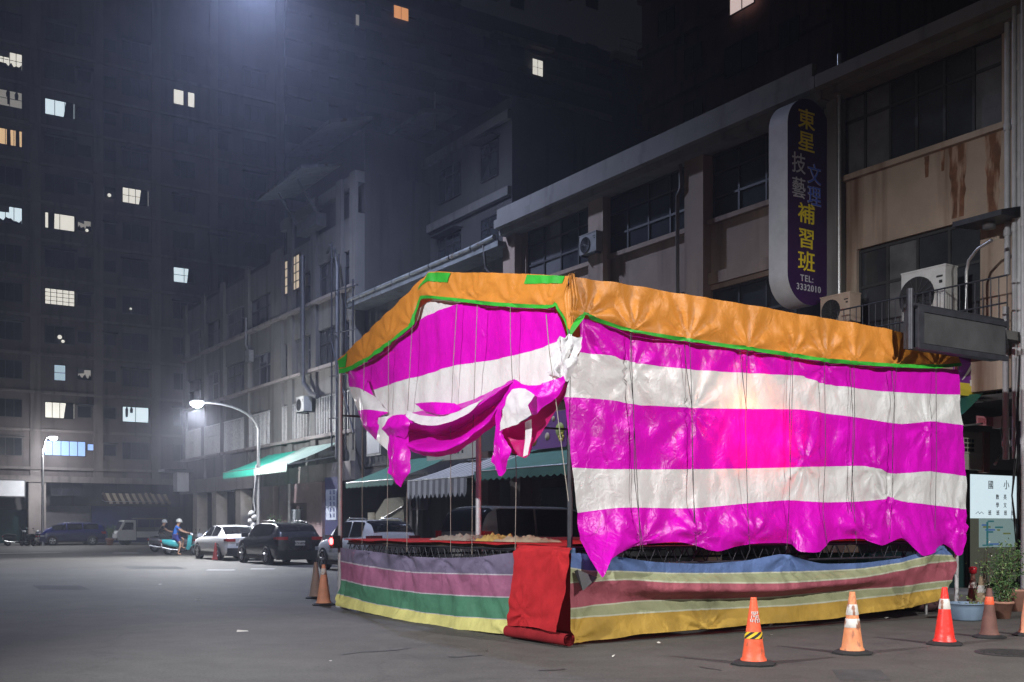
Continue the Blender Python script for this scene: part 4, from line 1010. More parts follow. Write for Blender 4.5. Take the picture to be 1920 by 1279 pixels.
mb = MB(); mb.add([(x, sa, z) for x, z in out] + [(x, sa+th, z) for x, z in out], [tuple(range(n)), tuple(range(2*n-1, n-1, -1))]); part('face', mb, M('purple_acrylic', (.030,.005,.060), .45, .12, 2), sg)
m_yc = M('yellow_lettering', (.78,.62,.02), .5, .05); m_wc = M('white_lettering', (.45,.45,.5), .5, .05); m_bc = M('blue_lettering', (.07,.14,.62), .5, .05); m_pc = M('purple_fill', (.05,.02,.10), .5, .05)
def onface(D, z, d=.008): return lambda r_, u, q: (D+r_, sa-d-q*.5, z+u)
def sy(y): return onA(1505, y, sa)[1]
for ch, y in (('東',225), ('星',267), ('補',402), ('習',449), ('班',492)):
    mb = MB(); text_into(mb, ch, .47, onface(Dc-.09, sy(y)), 0, bold=.0045, sx=1.22); part('character', mb, m_yc, sg)
for ch, y in (('技',311), ('藝',357)):
    mb = MB(); text_into(mb, ch, .48, onface(Dc-.34, sy(y)), 0, bold=.002, sx=.95); part('character', mb, m_wc, sg)
for ch, y in (('文',325), ('理',366)):
    mb = MB(); text_into(mb, ch, .48, onface(Dc+.16, sy(y)), 0, bold=.007, sx=.95); text_into(mb, ch, .48, onface(Dc+.16, sy(y), .017), 1, bold=.0, sx=.95); part('character', mb, [m_wc, m_bc], sg)
mb = MB(); text_into(mb, 'TEL:', .20, onface(Dc-.08, sy(522)), 0, bold=.003, spacing=1.2); text_into(mb, '3332010', .20, onface(Dc-.02, sy(539)), 0, bold=.003, spacing=1.15); part('lettering', mb, m_wc, sg)
mb = MB()
for z in (zb_+.9, zt_-.9): mb.box(Dr-.1, DF-.1, sa+.22, sa+.32, z-.06, z+.06)
part('bracket', mb, m_dsteel, sg)

# dark unlit box sign projecting over the tent end
ba = -.55
D0, z0 = onA(1722, 640, ba); D1, z1 = onA(1886, 585, ba)
bs_ = root('box_sign', 'unlit dark rectangular box sign held out over the far end of the orange canopy', 'sign', (D0+D1)/2, ba)
zb_ = onA(1735, 652, ba)[1]; zt_ = onA(1735, 580, ba)[1]
mb = MB(); mb.box(D0, D1, ba, ba+.26, zb_, zt_); mb.box(D0-.02, D1+.02, ba-.03, ba-.002, zb_-.03, zb_+.05); mb.box(D0-.02, D1+.02, ba-.03, ba-.002, zt_-.05, zt_+.03); mb.box(D0-.02, D0+.10, ba-.03, ba-.002, zb_+.052, zt_-.052); part('casing', mb, m_dsteel, bs_)
mb = MB(); mb.box(D0+.10, D1-.05, ba-.02, ba-.001, zb_+.06, zt_-.06); part('face', mb, M('dead_sign_face', (.05,.05,.053), .35, .25, 2), bs_)
for q in (.06, .2):
    mb = MB(); mb.tube([(D0-.05,ba+q,zt_+.06),(D1,ba+q,zt_+.06),(DF,ba+q+1.9,zt_+.06)], .03, 6); part('bracket', mb, m_dsteel, bs_)
mb = MB(); mb.tube([(D0-.06,ba+.1,zb_-.03),(D0-.06,ba+.1,zt_+.3)], .05, 8); part('post', mb, m_dsteel, bs_)
# purple banner below with yellow foot
D0, z0 = onA(1792, 740, 2.2); D1, z1 = onA(1866, 662, 2.2); z1 = onA(1866, 655, 2.2)[1]
mb = MB(); mb.box(D0, D1, 2.2, 2.26, z0+.25, z1, 0); mb.box(D0, D1, 2.19, 2.26, z0, z0+.25, 1)
m_pb = M('purple_banner', (.13,.015,.20), .45, .1, 2); m_yb = M('yellow_banner', (.55,.45,.04), .5, .1)
cv = [(D0+.62-.45*(t/10)**1.6, 2.185, z1-.05-(z1-z0-.35)*t/10) for t in range(11)]
mb.grid([[c, (c[0]+.10*math.sin(math.pi*(.15+.75*i/10)), c[1], c[2])] for i, c in enumerate(cv)], 2, False)
mb.box(D0+.45, D1, 2.185, 2.19, z0+.2, z0+.32, 2); mb.box(D1, D1+.05, 2.18, 2.28, z0-.02, z1, 2)
solo('purple_banner', mb, [m_pb, m_yb, M('banner_white', (.5,.5,.48), .5, .1)], 'purple banner sign with a pale curve and yellow foot under the dark box sign', 'sign', (D0+D1)/2, 2.2, z0)
# pink notice, meter box, lattice, white wall patch behind the tent end
D0, z0 = onA(1830, 797, 2.4); D1, z1 = onA(1866, 783, 2.4)
mb = MB(); mb.box(D0, D1, 2.38, 2.4, z0, z1)
for k in range(5): mb.box(D0+.05+k*.065, D0+.09+k*.065, 2.374, 2.38, z0+.04, z1-.04, 1)
solo('pink_notice', mb, [M('pink_paper', (.5,.19,.22), .7, .1), M('dull_red_ink', (.30,.06,.08), .7, 0)], 'small pink notice with dark red marks pinned on the teal awning', 'notice', (D0+D1)/2, 2.4, z0)
D0, z0 = onA(1869, 803, 2.3); D1, z1 = onA(1888, 783, 2.3)
mb = MB(); mb.box(D0, D1, 2.2, 2.4, z0, z1); mb.box(D0-.01, D1+.01, 2.18, 2.2, z1-.05, z1+.01); mb.tube([((D0+D1)/2,2.3,z0),((D0+D1)/2,2.3,z0-.5),((D0+D1)/2-.25,2.3,z0-.75)], .03, 8, 0)
solo('meter_box', mb, M('white_meter', (.55,.58,.55), .5, .1), 'white meter box on the wall beside the pink notice', 'meter box', (D0+D1)/2, 2.3, z0)
D0, z0 = onA(1806, 880, 3.0); D1, z1 = onA(1842, 812, 3.0)
mb = MB(); mb.box(D0, D1, 3.0, 3.1, z0, z1)
zm = z0+(z1-z0)*.45
for i in range(3):
    for k in range(3): mb.box(D0+.04+i*.12, D0+.13+i*.12, 2.99, 3.0, zm+.02+k*.1, zm+.09+k*.1, 1)
mb.box(D0, D1, 2.98, 3.0, zm-.02, zm+.0); mb.box(D1, D1+.22, 2.97, 3.1, z0-.05, z1+.03, 2)
solo('wall_panel', mb, [M('cream_panel', (.45,.43,.36), .7, .15), m_dark, M('brick_pink', (.27,.13,.11), .7, .2)], 'cream wall panel with a pierced block lattice between the curtain end and the pink brick strip', 'panel', (D0+D1)/2, 3, z0)
# study room sign door
da = 3.2
D0, z0 = onA(1815, 1090, da); D1, z1 = onA(1905, 893, da); zk = onA(1860, 972, da)[1]
dr = root('sign_door', 'glass door with a lit white upper panel carrying black handwritten characters', 'door', (D0+D1)/2, da)
mb = MB(); mb.box(D0-.08, D0, da-.05, da+.08, .12, z1+.12); mb.box(D1, D1+.08, da-.05, da+.08, .12, z1+.12); mb.box(D0-.08, D1+.08, da-.05, da+.08, z1, z1+.12); mb.box(D0, D1, da-.03, da+.06, .12, .2); part('frame', mb, m_dframe, dr)
mb = MB(); mb.box(D0, D1, da, da+.03, .2, zk, 0); mb.box(D0, D1, da-.012, da+.03, zk, z1, 1)
part('panel', mb, [M('dim_door_glass', (.10,.105,.085), .15, .25, 2, emit=.035, ecol=(.8,.85,.65)), M('white_board', (.52,.60,.64), .4, .06, 2, emit=.42, ecol=(.72,.88,.95))], dr)  # lower glass gets faint added emission as light from inside
wd = D1-D0; hd = z1-zk
m_ink = M('black_ink', (.02,.022,.04), .6, 0)
mb = MB()
def ond(u, v): return lambda r_, q, d: (D0+wd*u+r_, da-.016-d*.3, zk+hd*v+q)
for ch, u, v, s_ in (('國',.45,.76,.20), ('小',.78,.77,.22), ('英',.75,.49,.12), ('文',.75,.30,.12), ('數',.59,.49,.12), ('學',.59,.30,.12), ('班',.43,.12,.12), ('班',.60,.12,.12), ('班',.76,.12,.12), ('班',.92,.12,.12)):
    text_into(mb, ch, s_, ond(u, v), 0, bold=.001)
zz = zk+hd*.10
pts = [(.14,0),(.19,.05),(.22,0),(.26,.045),(.30,.0)]
for (u0, v0), (u1, v1) in zip(pts, pts[1:]): mb.tube([(D0+wd*u0,da-.017,zz+v0),(D0+wd*u1,da-.017,zz+v1)], .006, 4)
part('lettering', mb, m_ink, dr)
zp0 = onA(1860, 1026, da)[1]
mb = MB(); mb.box(D0+wd*.22, D1-.03, da-.012, da-.001, zp0, zk-.004, 0); rr = random.Random(3)
for k in range(9):
    u = rr.uniform(.26,.8); v = rr.uniform(.08,.9); ww = rr.uniform(.05,.22)
    mb.box(D0+wd*u, min(D0+wd*(u+ww), D1-.05), da-.016, da-.012, zp0+(zk-zp0)*v-.018, zp0+(zk-zp0)*v+.018, 1+k % 3)
mb.box(D0+wd*.36, D0+wd*.40, da-.016, da-.012, zp0+.05, zk-.08, 1); mb.box(D0+wd*.28, D0+wd*.5, da-.0165, da-.012, zp0+.03, zp0+.06, 1)
part('poster', mb, [M('poster_paper', (.27,.36,.36), .5, .1, 3, emit=.13, ecol=(.6,.85,.85)), M('poster_teal', (.05,.22,.25), .5, .1, emit=.22), M('poster_olive', (.18,.22,.08), .5, .1, emit=.25), M('poster_blue', (.08,.16,.40), .5, .1, emit=.3)], dr)  # emission added to brighten the poster paper and its print
mb = MB(); mb.box(D0-.5, D0-.1, da, da+.1, .12, z1+.1); part('side_wall', mb, M('dark_teal_wall', (.015,.05,.05), .6, .2), dr)
mb = MB(); mb.tube([(D0+wd*.9,da-.03,z1+.05),(D0+wd*.86,da-.04,zk-.02),(D0+wd*1.0,da-.04,zk-.15)], .005, 5); part('cord', mb, M('blue_cord', (.05,.08,.3), .6, 0), dr)

# ---- air conditioners
def aircon(label, D, a, z, w, h, d, face='D', m=None):
    r = root('air_conditioner', label, 'air conditioner', D, a, z, 'air conditioners hung on the buildings')
    m = m or M('white_enamel', (.40,.40,.39), .5, .12, 4)
    mb = MB(); mb.box(D-d, D, a-w/2, a+w/2, z, z+h); mb.box(D-d-.01, D+.01, a-w/2-.01, a+w/2+.01, z+h, z+h+.03); part('casing', mb, m, r)
    mb = MB(); mb.lathe([(0,-.012),(h*.40,-.012),(h*.42,-.02),(h*.42,0)], 28, 0, (D-d, a+w*.14, z+h*.47), axis='x')
    for k in range(8):
        an = math.pi*k/8; c_, s_ = math.cos(an)*h*.4, math.sin(an)*h*.4
        mb.tube([(D-d-.022,a+w*.14-c_,z+h*.47-s_),(D-d-.022,a+w*.14+c_,z+h*.47+s_)], .006, 4, 1)
    part('fan_grille', mb, [m_dark, m_dframe], r)
    mb = MB(); mb.box(D-d-.004, D-d, a-w*.44, a-w*.30, z+h*.78, z+h*.82); mb.box(D-d-.004, D-d, a-w*.43, a-w*.36, z+h*.66, z+h*.72); part('badge', mb, m_dark, r)
    mb = MB(); mb.box(D-d, D+.25, a-w/2+.05, a-w/2+.1, z-.05, z); mb.box(D-d, D+.25, a+w/2-.1, a+w/2-.05, z-.05, z); part('bracket', mb, m_dsteel, r)
    return r
a, z = onD(1750, 600, 10.9); aircon('big white air conditioner standing on the railed balcony', 10.95, a, z, 1.0, .95, .38)
a, z = onD(1580, 600, 11.1); aircon('beige air conditioner low beside the foot of the purple sign', 11.2, a, z-.1, .8, .6, .35, m=M('beige_enamel', (.36,.28,.22), .6, .15, 4))
a, z = onD(570, 772, 11.0); aircon('small grey window air conditioner under the steel duct of the old block', 11.2, a, z, .9, .65, .4)
a, z = onD(1112, 470, 11.2); aircon('dark air conditioner at the window corner of the top floor', 11.3, a, z-.1, .8, .55, .3, m=M('grey_enamel', (.2,.2,.2), .6, .15, 4))
# goose neck lamp on balcony, hood lamp
mb = MB(); a, z = onD(1812, 545, 10.6)
mb.tube([(10.6,a,z-.35),(10.6,a,z+.35),(10.55,a-.08,z+.55),(10.5,a-.3,z+.72),(10.45,a-.62,z+.80)], [.03,.03,.03,.028,.035], 8)
solo('goose_neck_pipe', mb, m_steel, 'pale bent pipe rising from the balcony railing beside the air conditioner', 'pipe', 10.6, a, z-.35)
mb = MB(); a, z = onD(1866, 412, 11.0)
mb.prism([(11.2,a-.5,z+.18),(11.2,a-.5,z-.05),(10.4,a-.5,z-.12),(10.4,a-.5,z-.02)], (0,1.0,0)); mb.lathe([(0,-.12),(.12,-.1),(.12,.05)], 12, 1, (10.8,a,z-.1))
solo('hood_shade', mb, [m_dsteel, m_frame], 'small dark hood jutting from the wall by the downpipe, above the balcony', 'hood', 11, a, z)

# ------------------------------------------------------------------ shop front clutter under the awnings
a0_, z0 = onD(612, 985, 10.4); a1_, _ = onD(634, 985, 10.4); zt_ = onD(620, 920, 10.4)[1]; zb_ = onD(620, 975, 10.4)[1]; ztt = onD(620, 895, 10.4)[1]
sb = root('standing_signboard', 'tall blue standing signboard with a white panel of dark characters beside the far tent pole', 'sign', 10.4, (a0_+a1_)/2)
mb = MB(); mb.box(10.36, 10.5, a1_-.05, a0_+.05, .9, ztt); part('board', mb, M('navy_board', (.03,.03,.085), .5, .12), sb)
mb = MB(); mb.box(10.345, 10.36, a1_+.08, a0_-.08, zb_, zt_+.05); part('panel', mb, M('pale_panel', (.36,.39,.46), .5, .08), sb)
mb = MB()
for i in range(5):
    for k in range(2):
        y0 = a1_+.2+k*.36; zz = zb_+.12+i*(zt_-zb_)/5.1
        for q in range(3): mb.box(10.338, 10.345, y0+.02*q, y0+.2-.02*(q % 2), zz+q*.055, zz+q*.055+.025)
        mb.box(10.336, 10.345, y0+.09, y0+.115, zz-.02, zz+.15)
part('lettering', mb, M('navy_ink', (.03,.04,.16), .5, 0), sb)
mb = MB(); mb.box(10.38, 10.5, a1_, a1_+.06, .12, .9); mb.box(10.38, 10.5, a0_-.06, a0_, .12, .9); part('leg', mb, m_dsteel, sb)
# plum shop partition left of the signboard
mb = MB(); a = aD(520, 10.9); b_ = aD(598, 10.9)
r = root('plum_shop', 'plum painted shop front with a dark doorway behind the parked dark car', 'shop front', 11, (a+b_)/2)
mb.box(11.0, 11.3, b_, aD(575,11), .12, 3.4); mb.box(11.0, 11.3, aD(540,11), a, .12, 3.4); mb.box(11.0, 11.3, aD(575,11), aD(540,11), 2.5, 3.4); mb.box(11.0,11.3,aD(604,11),b_-.004,.12,3.4); part('wall', mb, M('plum_wall', (.20,.14,.145), .7, .2, 1), r)
mb = MB(); mb.box(11.15, 11.2, aD(575,11), aD(540,11), .12, 2.5); part('door', mb, M('brown_door', (.06,.04,.04), .6, .2, 2), r)
mb = MB(); mb.box(10.97, 11, aD(562,10.97), aD(546,10.97), 1.3, 2.2); part('notice', mb, M('pale_notice', (.36,.38,.42), .6, .1), r)
mb = MB(); mb.tube([(10.8,aD(542,10.8),.1),(10.8,aD(542,10.8),3.4)], .07, 8); part('post', mb, m_steel, r)
mb = MB(); mb.box(11.0, 11.3, aD(512,11), aD(488,11), .12, 3.4); part('wall', mb, M('rose_wall', (.30,.22,.215), .7, .2, 1), r)
# cream partitions and machine under the scalloped awning
D0, z0 = 10.2, 0
r = root('market_stall_body', 'cream painted stall side panels under the grey scalloped awning', 'stall', 10.2, 20)
mb = MB(); mb.prism([(10.2,aD(704,10.2),.1),(10.2,aD(704,10.2),1.9),(10.2,aD(722,10.2),2.45),(10.2,aD(757,10.2),2.5),(10.2,aD(757,10.2),.1)], (.1,0,0)); part('panel', mb, M('cream_board', (.34,.32,.25), .7, .15, 2), r)
mb = MB(); mb.box(10.19, 10.31, aD(690,10.2), aD(703,10.2), .1, 1.95); part('panel', mb, M('tan_board', (.26,.23,.16), .7, .15, 2), r)
mb = MB(); mb.tube([(10.17,aD(706,10.2),1.55),(10.17,aD(757,10.2),2.15)], .03, 6); mb.tube([(10.0,aD(770,10),.1),(10.0,aD(770,10),2.6)], .06, 8); mb.tube([(10.0,aD(782,10),.1),(10.0,aD(782,10),2.6)], .04, 8); part('rail', mb, m_steel, r)
mb = MB(); mb.box(10.0, 10.3, aD(788,10), aD(762,10), 2.0, 2.5); mb.lathe([(0,-.02),(.17,-.02),(.2,0)], 20, 1, (10.0,aD(775,10),2.25), axis='x'); part('fan_unit', mb, [m_frame, m_dark], r)
mb = MB(); mb.box(10.1, 10.2, aD(748,10.1), aD(736,10.1), 1.2, 1.5); part('plate', mb, M('brown_plate', (.16,.12,.07), .7, .1), r)
# purple picture banner with flowers above the van
a0_, a1_ = aD(1062, 10.9), aD(985, 10.9); z0, z1 = onD(1020, 838, 10.9)[1], onD(1020, 775, 10.9)[1]
mb = MB(); mb.box(10.9, 11, a0_, a1_, z0, z1); mb.box(10.88, 10.9, a0_, a1_, z0-.06, z0)
def disc(a, z, r_, mi, d): mb.lathe([(0,-d),(r_,-d),(r_,0)], 18, mi, (10.9, a, z), axis='x')
for i, (u, v, r_, mi) in enumerate(((.85,.45,.22,2), (.2,.25,.20,1), (.32,.7,.14,3), (.55,.3,.12,3), (.7,.8,.08,3), (.12,.6,.13,2))): disc(a0_+(a1_-a0_)*(1-u), z0+(z1-z0)*v, r_, mi, .006+i*.001)
for k in range(6): disc(a0_+(a1_-a0_)*.12+.1*math.cos(k*1.05), z0+.25+.1*math.sin(k*1.05), .05, 4, .02)
solo('picture_banner', mb, [m_pb, M('banner_orange', (.45,.24,.05), .6, .1), M('banner_lime', (.28,.34,.05), .6, .1), M('banner_cream', (.45,.36,.25), .6, .1), m_yb], 'purple shop banner with round fruit and flower shapes behind the tent corner', 'banner', 10.9, (a0_+a1_)/2, z0)
# cream shop sign board above the awnings
a0_, a1_ = aD(895, 11), aD(800, 11); z0, z1 = onD(850, 862, 11)[1], onD(850, 832, 11)[1]
mb = MB(); mb.box(11, 11.1, a0_, a1_, z0, z1)
for k, u in enumerate((.50,.42,.36,.28)): mb.box(10.99, 11, a0_+(a1_-a0_)*u-.06, a0_+(a1_-a0_)*u+.04, z0+.2, z0+.34-.03*(k % 2), 1)
solo('shop_fascia', mb, [M('cream_fascia', (.33,.31,.25), .7, .2, 2), m_dark], 'cream weathered shop fascia board below the pink swag', 'sign', 11, (a0_+a1_)/2, z0)
a0_, a1_ = aD(727, 11), aD(700, 11); z0, z1 = onD(715, 855, 11)[1], onD(715, 800, 11)[1]
mb = MB(); mb.box(10.7, 11, a0_, a1_, z0, z1); mb.box(10.68, 10.7, a0_+.1, a1_-.1, z0+.1, z1-.1, 1)
solo('wall_sign', mb, [m_frame, M('white_face', (.38,.38,.38), .5, .1)], 'blank white sign box below the left end of the gathered curtain', 'sign', 11, (a0_+a1_)/2, z0)
# fairy lights string at corner
for i, (x, y) in enumerate(((1049,961), (1061,963), (1046,969), (1061,977), (1034,987), (1046,998))):
    a, z = onD(x, y, 9.5); mb = MB(); mb.lathe([(0,-.03),(.03,0),(0,.03)], 8, 0, (9.5,a,z))
    solo('fairy_light', mb, glow('fairy_glow', (.9,.95,1), 6), 'tiny white light bulb on the dark shop front beside the corner pole', 'light', 9.5, a, z, 'tiny lights by the corner pole')
# lantern box on left corner of E
a, z = onD(347, 905, 11.0)
mb = MB(); mb.box(10.4, 11.1, a-.45, a+.45, z-.55, z+.6); mb.box(9.6, 11.3, a-.7, a+.9, z+.6, z+.78, 1)
solo('meter_cabinet', mb, [M('white_cabinet', (.50,.5,.5), .6, .12), m_dsteel], 'white cabinet with a flat hood on the street corner of the old block', 'cabinet', 11, a, z)

# ================================================================== vehicles
def cr_interp(xs, ys, x):
    n = len(xs)
    if x <= xs[0]: return ys[0]
    if x >= xs[-1]: return ys[-1]
    i = max(j for j in range(n-1) if xs[j] <= x)
    u = (x-xs[i])/(xs[i+1]-xs[i])
    def sl(k):
        if k == 0 or k == n-1: return 0 if n < 3 else ((ys[1]-ys[0])/(xs[1]-xs[0]) if k == 0 else (ys[-1]-ys[-2])/(xs[-1]-xs[-2]))
        a, b = (ys[k]-ys[k-1])/(xs[k]-xs[k-1]), (ys[k+1]-ys[k])/(xs[k+1]-xs[k])
        return 0 if a*b <= 0 else 2*a*b/(a+b)
    h = xs[i+1]-xs[i]
    return (2*u**3-3*u**2+1)*ys[i] + (u**3-2*u**2+u)*h*sl(i) + (-2*u**3+3*u**2)*ys[i+1] + (u**3-u**2)*h*sl(i+1)
m_lens = M('clear_lens', (.55,.57,.6), .1, 0, spec=.8); m_redl = M('red_lens', (.35,.01,.012), .15, 0, spec=.7)
m_trim = M('black_trim', (.016,.016,.018), .5, .1, 10); m_plate = M('white_plate', (.60,.60,.58), .5, 0)
m_alloy = metal('alloy_wheel', (.55,.55,.57), .3, var=.1)
def car(name, label, cat, loc, rz, L, Wd, H, st, paint, wb, wr=.33, belt=None, glass=None, rails=None, tl=None, plate=None, group=None, two=None):
    """x forward. st: stations (x, z_shoulder, z_roof, roof_half, width)."""
    r = wroot(name, label, cat, loc, rz, group)
    X = [s[0] for s in st]
    def par(x): return [cr_interp(X, [s[k] for s in st], x) for k in (1, 2, 3, 4)]
    zb = .22
    def sec(x):
        zs, zr, rh, hw = par(x)
        return [(hw*.90, zb), (hw*.985, zb+.16), (hw, zb+(zs-zb)*.5), (hw*.985, zs-.10), (hw*.945, zs), (rh+(hw*.945-rh)*.10, zr-max(.03,(zr-zs)*.10)), (rh*.86, zr-.012), (rh*.45, zr), (0, zr+.008)]
    def S(x, t):
        q = sec(x); t = t*(len(q)-1); i = min(int(t), len(q)-2); u = t-i
        return Vector((x, q[i][0]+(q[i+1][0]-q[i][0])*u, q[i][1]+(q[i+1][1]-q[i][1])*u))
    rows = []
    N = 46
    for k in range(N+1):
        x = X[0] + (X[-1]-X[0])*k/N
        half = [S(x, j/16) for j in range(17)]
        rows.append([(p.x, -p.y, p.z) for p in half] + [tuple(p) for p in half[-2::-1]])
    mb = MB(); mb.grid(rows, 0)
    mb.add(rows[0], [tuple(range(len(rows[0])))]); mb.add(rows[-1], [tuple(range(len(rows[0])-1,-1,-1))])
    lpart('body', mb, [paint], r)
    def patch(x0, x1, t0, t1, sgn, off=.012, n=10, m=8):
        rw = []
        for i in range(n+1):
            x = x0+(x1-x0)*i/n; row = []
            for j in range(m+1):
                p = S(x, t0+(t1-t0)*j/m); q = S(min(x+.02, X[-1]), t0+(t1-t0)*j/m) - S(max(x-.02, X[0]), t0+(t1-t0)*j/m)
                w = S(x, min(1, t0+(t1-t0)*j/m+.01)) - S(x, max(0, t0+(t1-t0)*j/m-.01))
                nn = q.cross(w); nn = nn.normalized() if nn.length > 1e-7 else Vector((0,1,0))
                if nn.y < 0 and nn.z < .5: nn = -nn
                if nn.z < -.2: nn = -nn
                p = p + nn*off; row.append((p.x, p.y*sgn, p.z))
            rw.append(row)
        return rw
    for (x0, x1) in glass['side']:
        for sg in (-1, 1):
            mb = MB(); mb.grid(patch(x0, x1, 4.12/8, 5.0/8, sg), 0); lpart('side_window', mb, m_glass, r)
    for nm, (x0, x1) in (('rear_window', glass['rear']), ('windscreen', glass['front'])):
        mb = MB(); a = patch(x0, x1, 5.1/8, 1, 1, .012, 8, 10); b = patch(x0, x1, 5.1/8, 1, -1, .012, 8, 10)
        mb.grid([ra + rb[::-1][1:] for ra, rb in zip(a, b)], 0); lpart(nm, mb, m_glass, r)
    if rails:
        for sg in (-1, 1):
            mb = MB(); q = []
            for i in range(9):
                x = rails[0]+(rails[1]-rails[0])*i/8; zs, zr, rh, hw = par(x); q.append((x, sg*rh*.88, zr+(.0 if i in (0, 8) else .055)))
            mb.tube(q, .022, 6); lpart('roof_rail', mb, m_chrome, r)
    # lower cladding, bumpers
    mb = MB()
    mb.box(X[0]-.03, X[0]+.25, -Wd*.44, Wd*.44, .20, .52); mb.box(X[-1]-.25, X[-1]+.03, -Wd*.43, Wd*.43, .20, .45)
    for sg in (-1, 1): mb.box(-wb/2+.3, wb/2-.3, sg*(Wd/2-.05), sg*(Wd/2+.012), .2, .33)
    lpart('bumper', mb, two or m_trim, r)
    for (wx, sg) in ((wb/2, 1), (wb/2, -1), (-wb/2, 1), (-wb/2, -1)):
        yo = sg*(Wd/2)
        mb = MB(); mb.lathe([(0,0),(wr*1.17,0),(wr*1.17,.008),(0,.008)] if sg > 0 else [(0,-.008),(wr*1.17,-.008),(wr*1.17,0),(0,0)], 24, 0, (wx, yo+sg*.004, wr), axis='y', smooth=False); lpart('wheel_arch', mb, m_trim, r)
        w = bpy.data.objects.new('wheel', None); COL.objects.link(w); w.parent = r; w.location = (wx, yo, wr)
        mb = MB(); mb.lathe([(wr*.62,-.18*sg),(wr*.9,-.2*sg),(wr,-.16*sg),(wr,-.02*sg),(wr*.93,.03*sg),(wr*.66,.035*sg),(wr*.64,.0)], 24, 0, axis='y'); lpart('tyre', mb, m_black, w)
        mb = MB(); mb.lathe([(0,.005*sg),(wr*.6,.005*sg),(wr*.64,.0)], 20, 1, axis='y', smooth=False)
        for k in range(5):
            an = 2*math.pi*k/5+.3; mb.tube([(0,.02*sg,0),(wr*.6*math.cos(an),.026*sg,wr*.6*math.sin(an))], [wr*.14,wr*.09], 6)
        mb.lathe([(wr*.58,.028*sg),(wr*.65,.03*sg),(wr*.66,.01*sg)], 20, 0, axis='y'); mb.lathe([(0,.04*sg),(wr*.14,.035*sg),(wr*.16,.01*sg)], 10, 0, axis='y')
        lpart('rim', mb, [m_alloy, m_trim], w)
    zs0 = par(X[0]+.12)[0]
    tz = tl or (zs0-.30, zs0-.10, .42)
    for sg in (-1, 1):
        x = X[0]; hw = par(X[0]+.1)[3]
        mb = MB(); mb.box(x-.035, x+.12, sg*(hw*.98-tz[2]), sg*hw*.95, tz[0], tz[1]); mb.box(x+.02, x+.30, sg*hw*.95, sg*(hw*1.0+.012), tz[0]+.02, tz[1]-.01); lpart('tail_light', mb, m_redl, r)
        xf = X[-1]; hf = par(xf-.1)[3]
        mb = MB(); mb.box(xf-.25, xf+.02, sg*hf*.55, sg*(hf*.93), .62, .76); mb.box(xf-.4, xf-.1, sg*hf*.93, sg*(par(xf-.3)[3]+.01), .63, .75); lpart('headlight', mb, m_lens, r)
        xm = glass['mirror']; y = sg*(par(xm)[3]); z = par(xm)[0]
        mb = MB(); mb.box(xm-.08, xm+.10, y*1.0, y*1.0+sg*.20, z+.02, z+.17); lpart('mirror', mb, paint, r)
    if plate:
        mb = MB(); zc = plate[1]; mb.box(X[0]-.045, X[0]-.02, -.19, .19, zc-.085, zc+.085, 0)
        if plate[0]: text_into(mb, plate[0], .105, lambda u, v, d: (X[0]-.047-d*.3, -u, zc+v), 1, bold=.002)
        lpart('number_plate', mb, [m_plate, m_ink], r)
    return r
def Pw(x, D):
    a = aD(x, D); return a
HEAD = TH + math.pi/2                       # pointing up the street
SUVst = lambda L, W, H: [(-L/2, .98, 1.02, W*.36, W*.44), (-L/2+.10, 1.03, 1.20, W*.37, W*.475), (-L/2+.42, 1.05, H-.10, W*.36, W*.495), (-L/2+.85, 1.04, H-.02, W*.37, W*.5), (-.2, 1.0, H, W*.37, W*.5), (.35, .99, H-.06, W*.37, W*.5), (.95, .97, 1.30, W*.37, W*.5), (1.30, .95, 1.04, W*.42, W*.5), (L/2-.35, .86, .93, W*.40, W*.48), (L/2-.06, .70, .76, W*.34, W*.42), (L/2, .6, .64, W*.3, W*.38)]
SEDst = lambda L, W, H: [(-L/2, .86, .92, W*.34, W*.43), (-L/2+.12, .94, 1.02, W*.38, W*.47), (-L/2+.62, .97, 1.07, W*.37, W*.49), (-L/2+1.15, .97, H-.10, W*.345, W*.5), (-L/2+1.7, .96, H, W*.36, W*.5), (.15, .95, H-.02, W*.36, W*.5), (.55, .94, H-.14, W*.36, W*.5), (1.25, .92, .99, W*.42, W*.5), (L/2-.3, .80, .86, W*.40, W*.48), (L/2-.05, .66, .70, W*.34, W*.42), (L/2, .56, .6, W*.3, W*.38)]
def paint(name, col, mt=0): return M(name, col, .25, .04, 3, spec=.6, coat=.6, metal=mt)
p_white = paint('white_car_paint', (.70,.70,.70)); p_dark = paint('charcoal_car_paint', (.022,.024,.032)); p_blue = paint('blue_car_paint', (.008,.012,.09)); p_silver = paint('silver_van_paint', (.20,.20,.21), .3)
a = aD(562, 6.9)
car('parked_car', 'dark charcoal hatchback SUV with roof rails parked facing away, white plate at the back', 'car', P(6.9, a+2.25), HEAD, 4.5, 1.85, 1.56, SUVst(4.5, 1.85, 1.56), p_dark, 2.65, .345, glass={'side': [(-1.6,-.62),(-.54,.75)], 'rear': (-2.12,-1.62), 'front': (.42,1.18), 'mirror': .75}, rails=(-1.5,.1), tl=(.92,1.03,.40), plate=('ATV-8796', .80))
a = aD(462, 6.9)
car('parked_car', 'white sedan with a red tail light parked at the front of the row', 'car', P(6.9, a+2.3), HEAD, 4.6, 1.8, 1.46, SEDst(4.6, 1.8, 1.46), p_white, 2.7, .33, glass={'side': [(-1.15,-.42),(-.34,.85)], 'rear': (-1.62,-1.05), 'front': (.5,1.15), 'mirror': .8}, tl=(.78,.90,.36), plate=('', .62))
a = aD(742, 6.9)
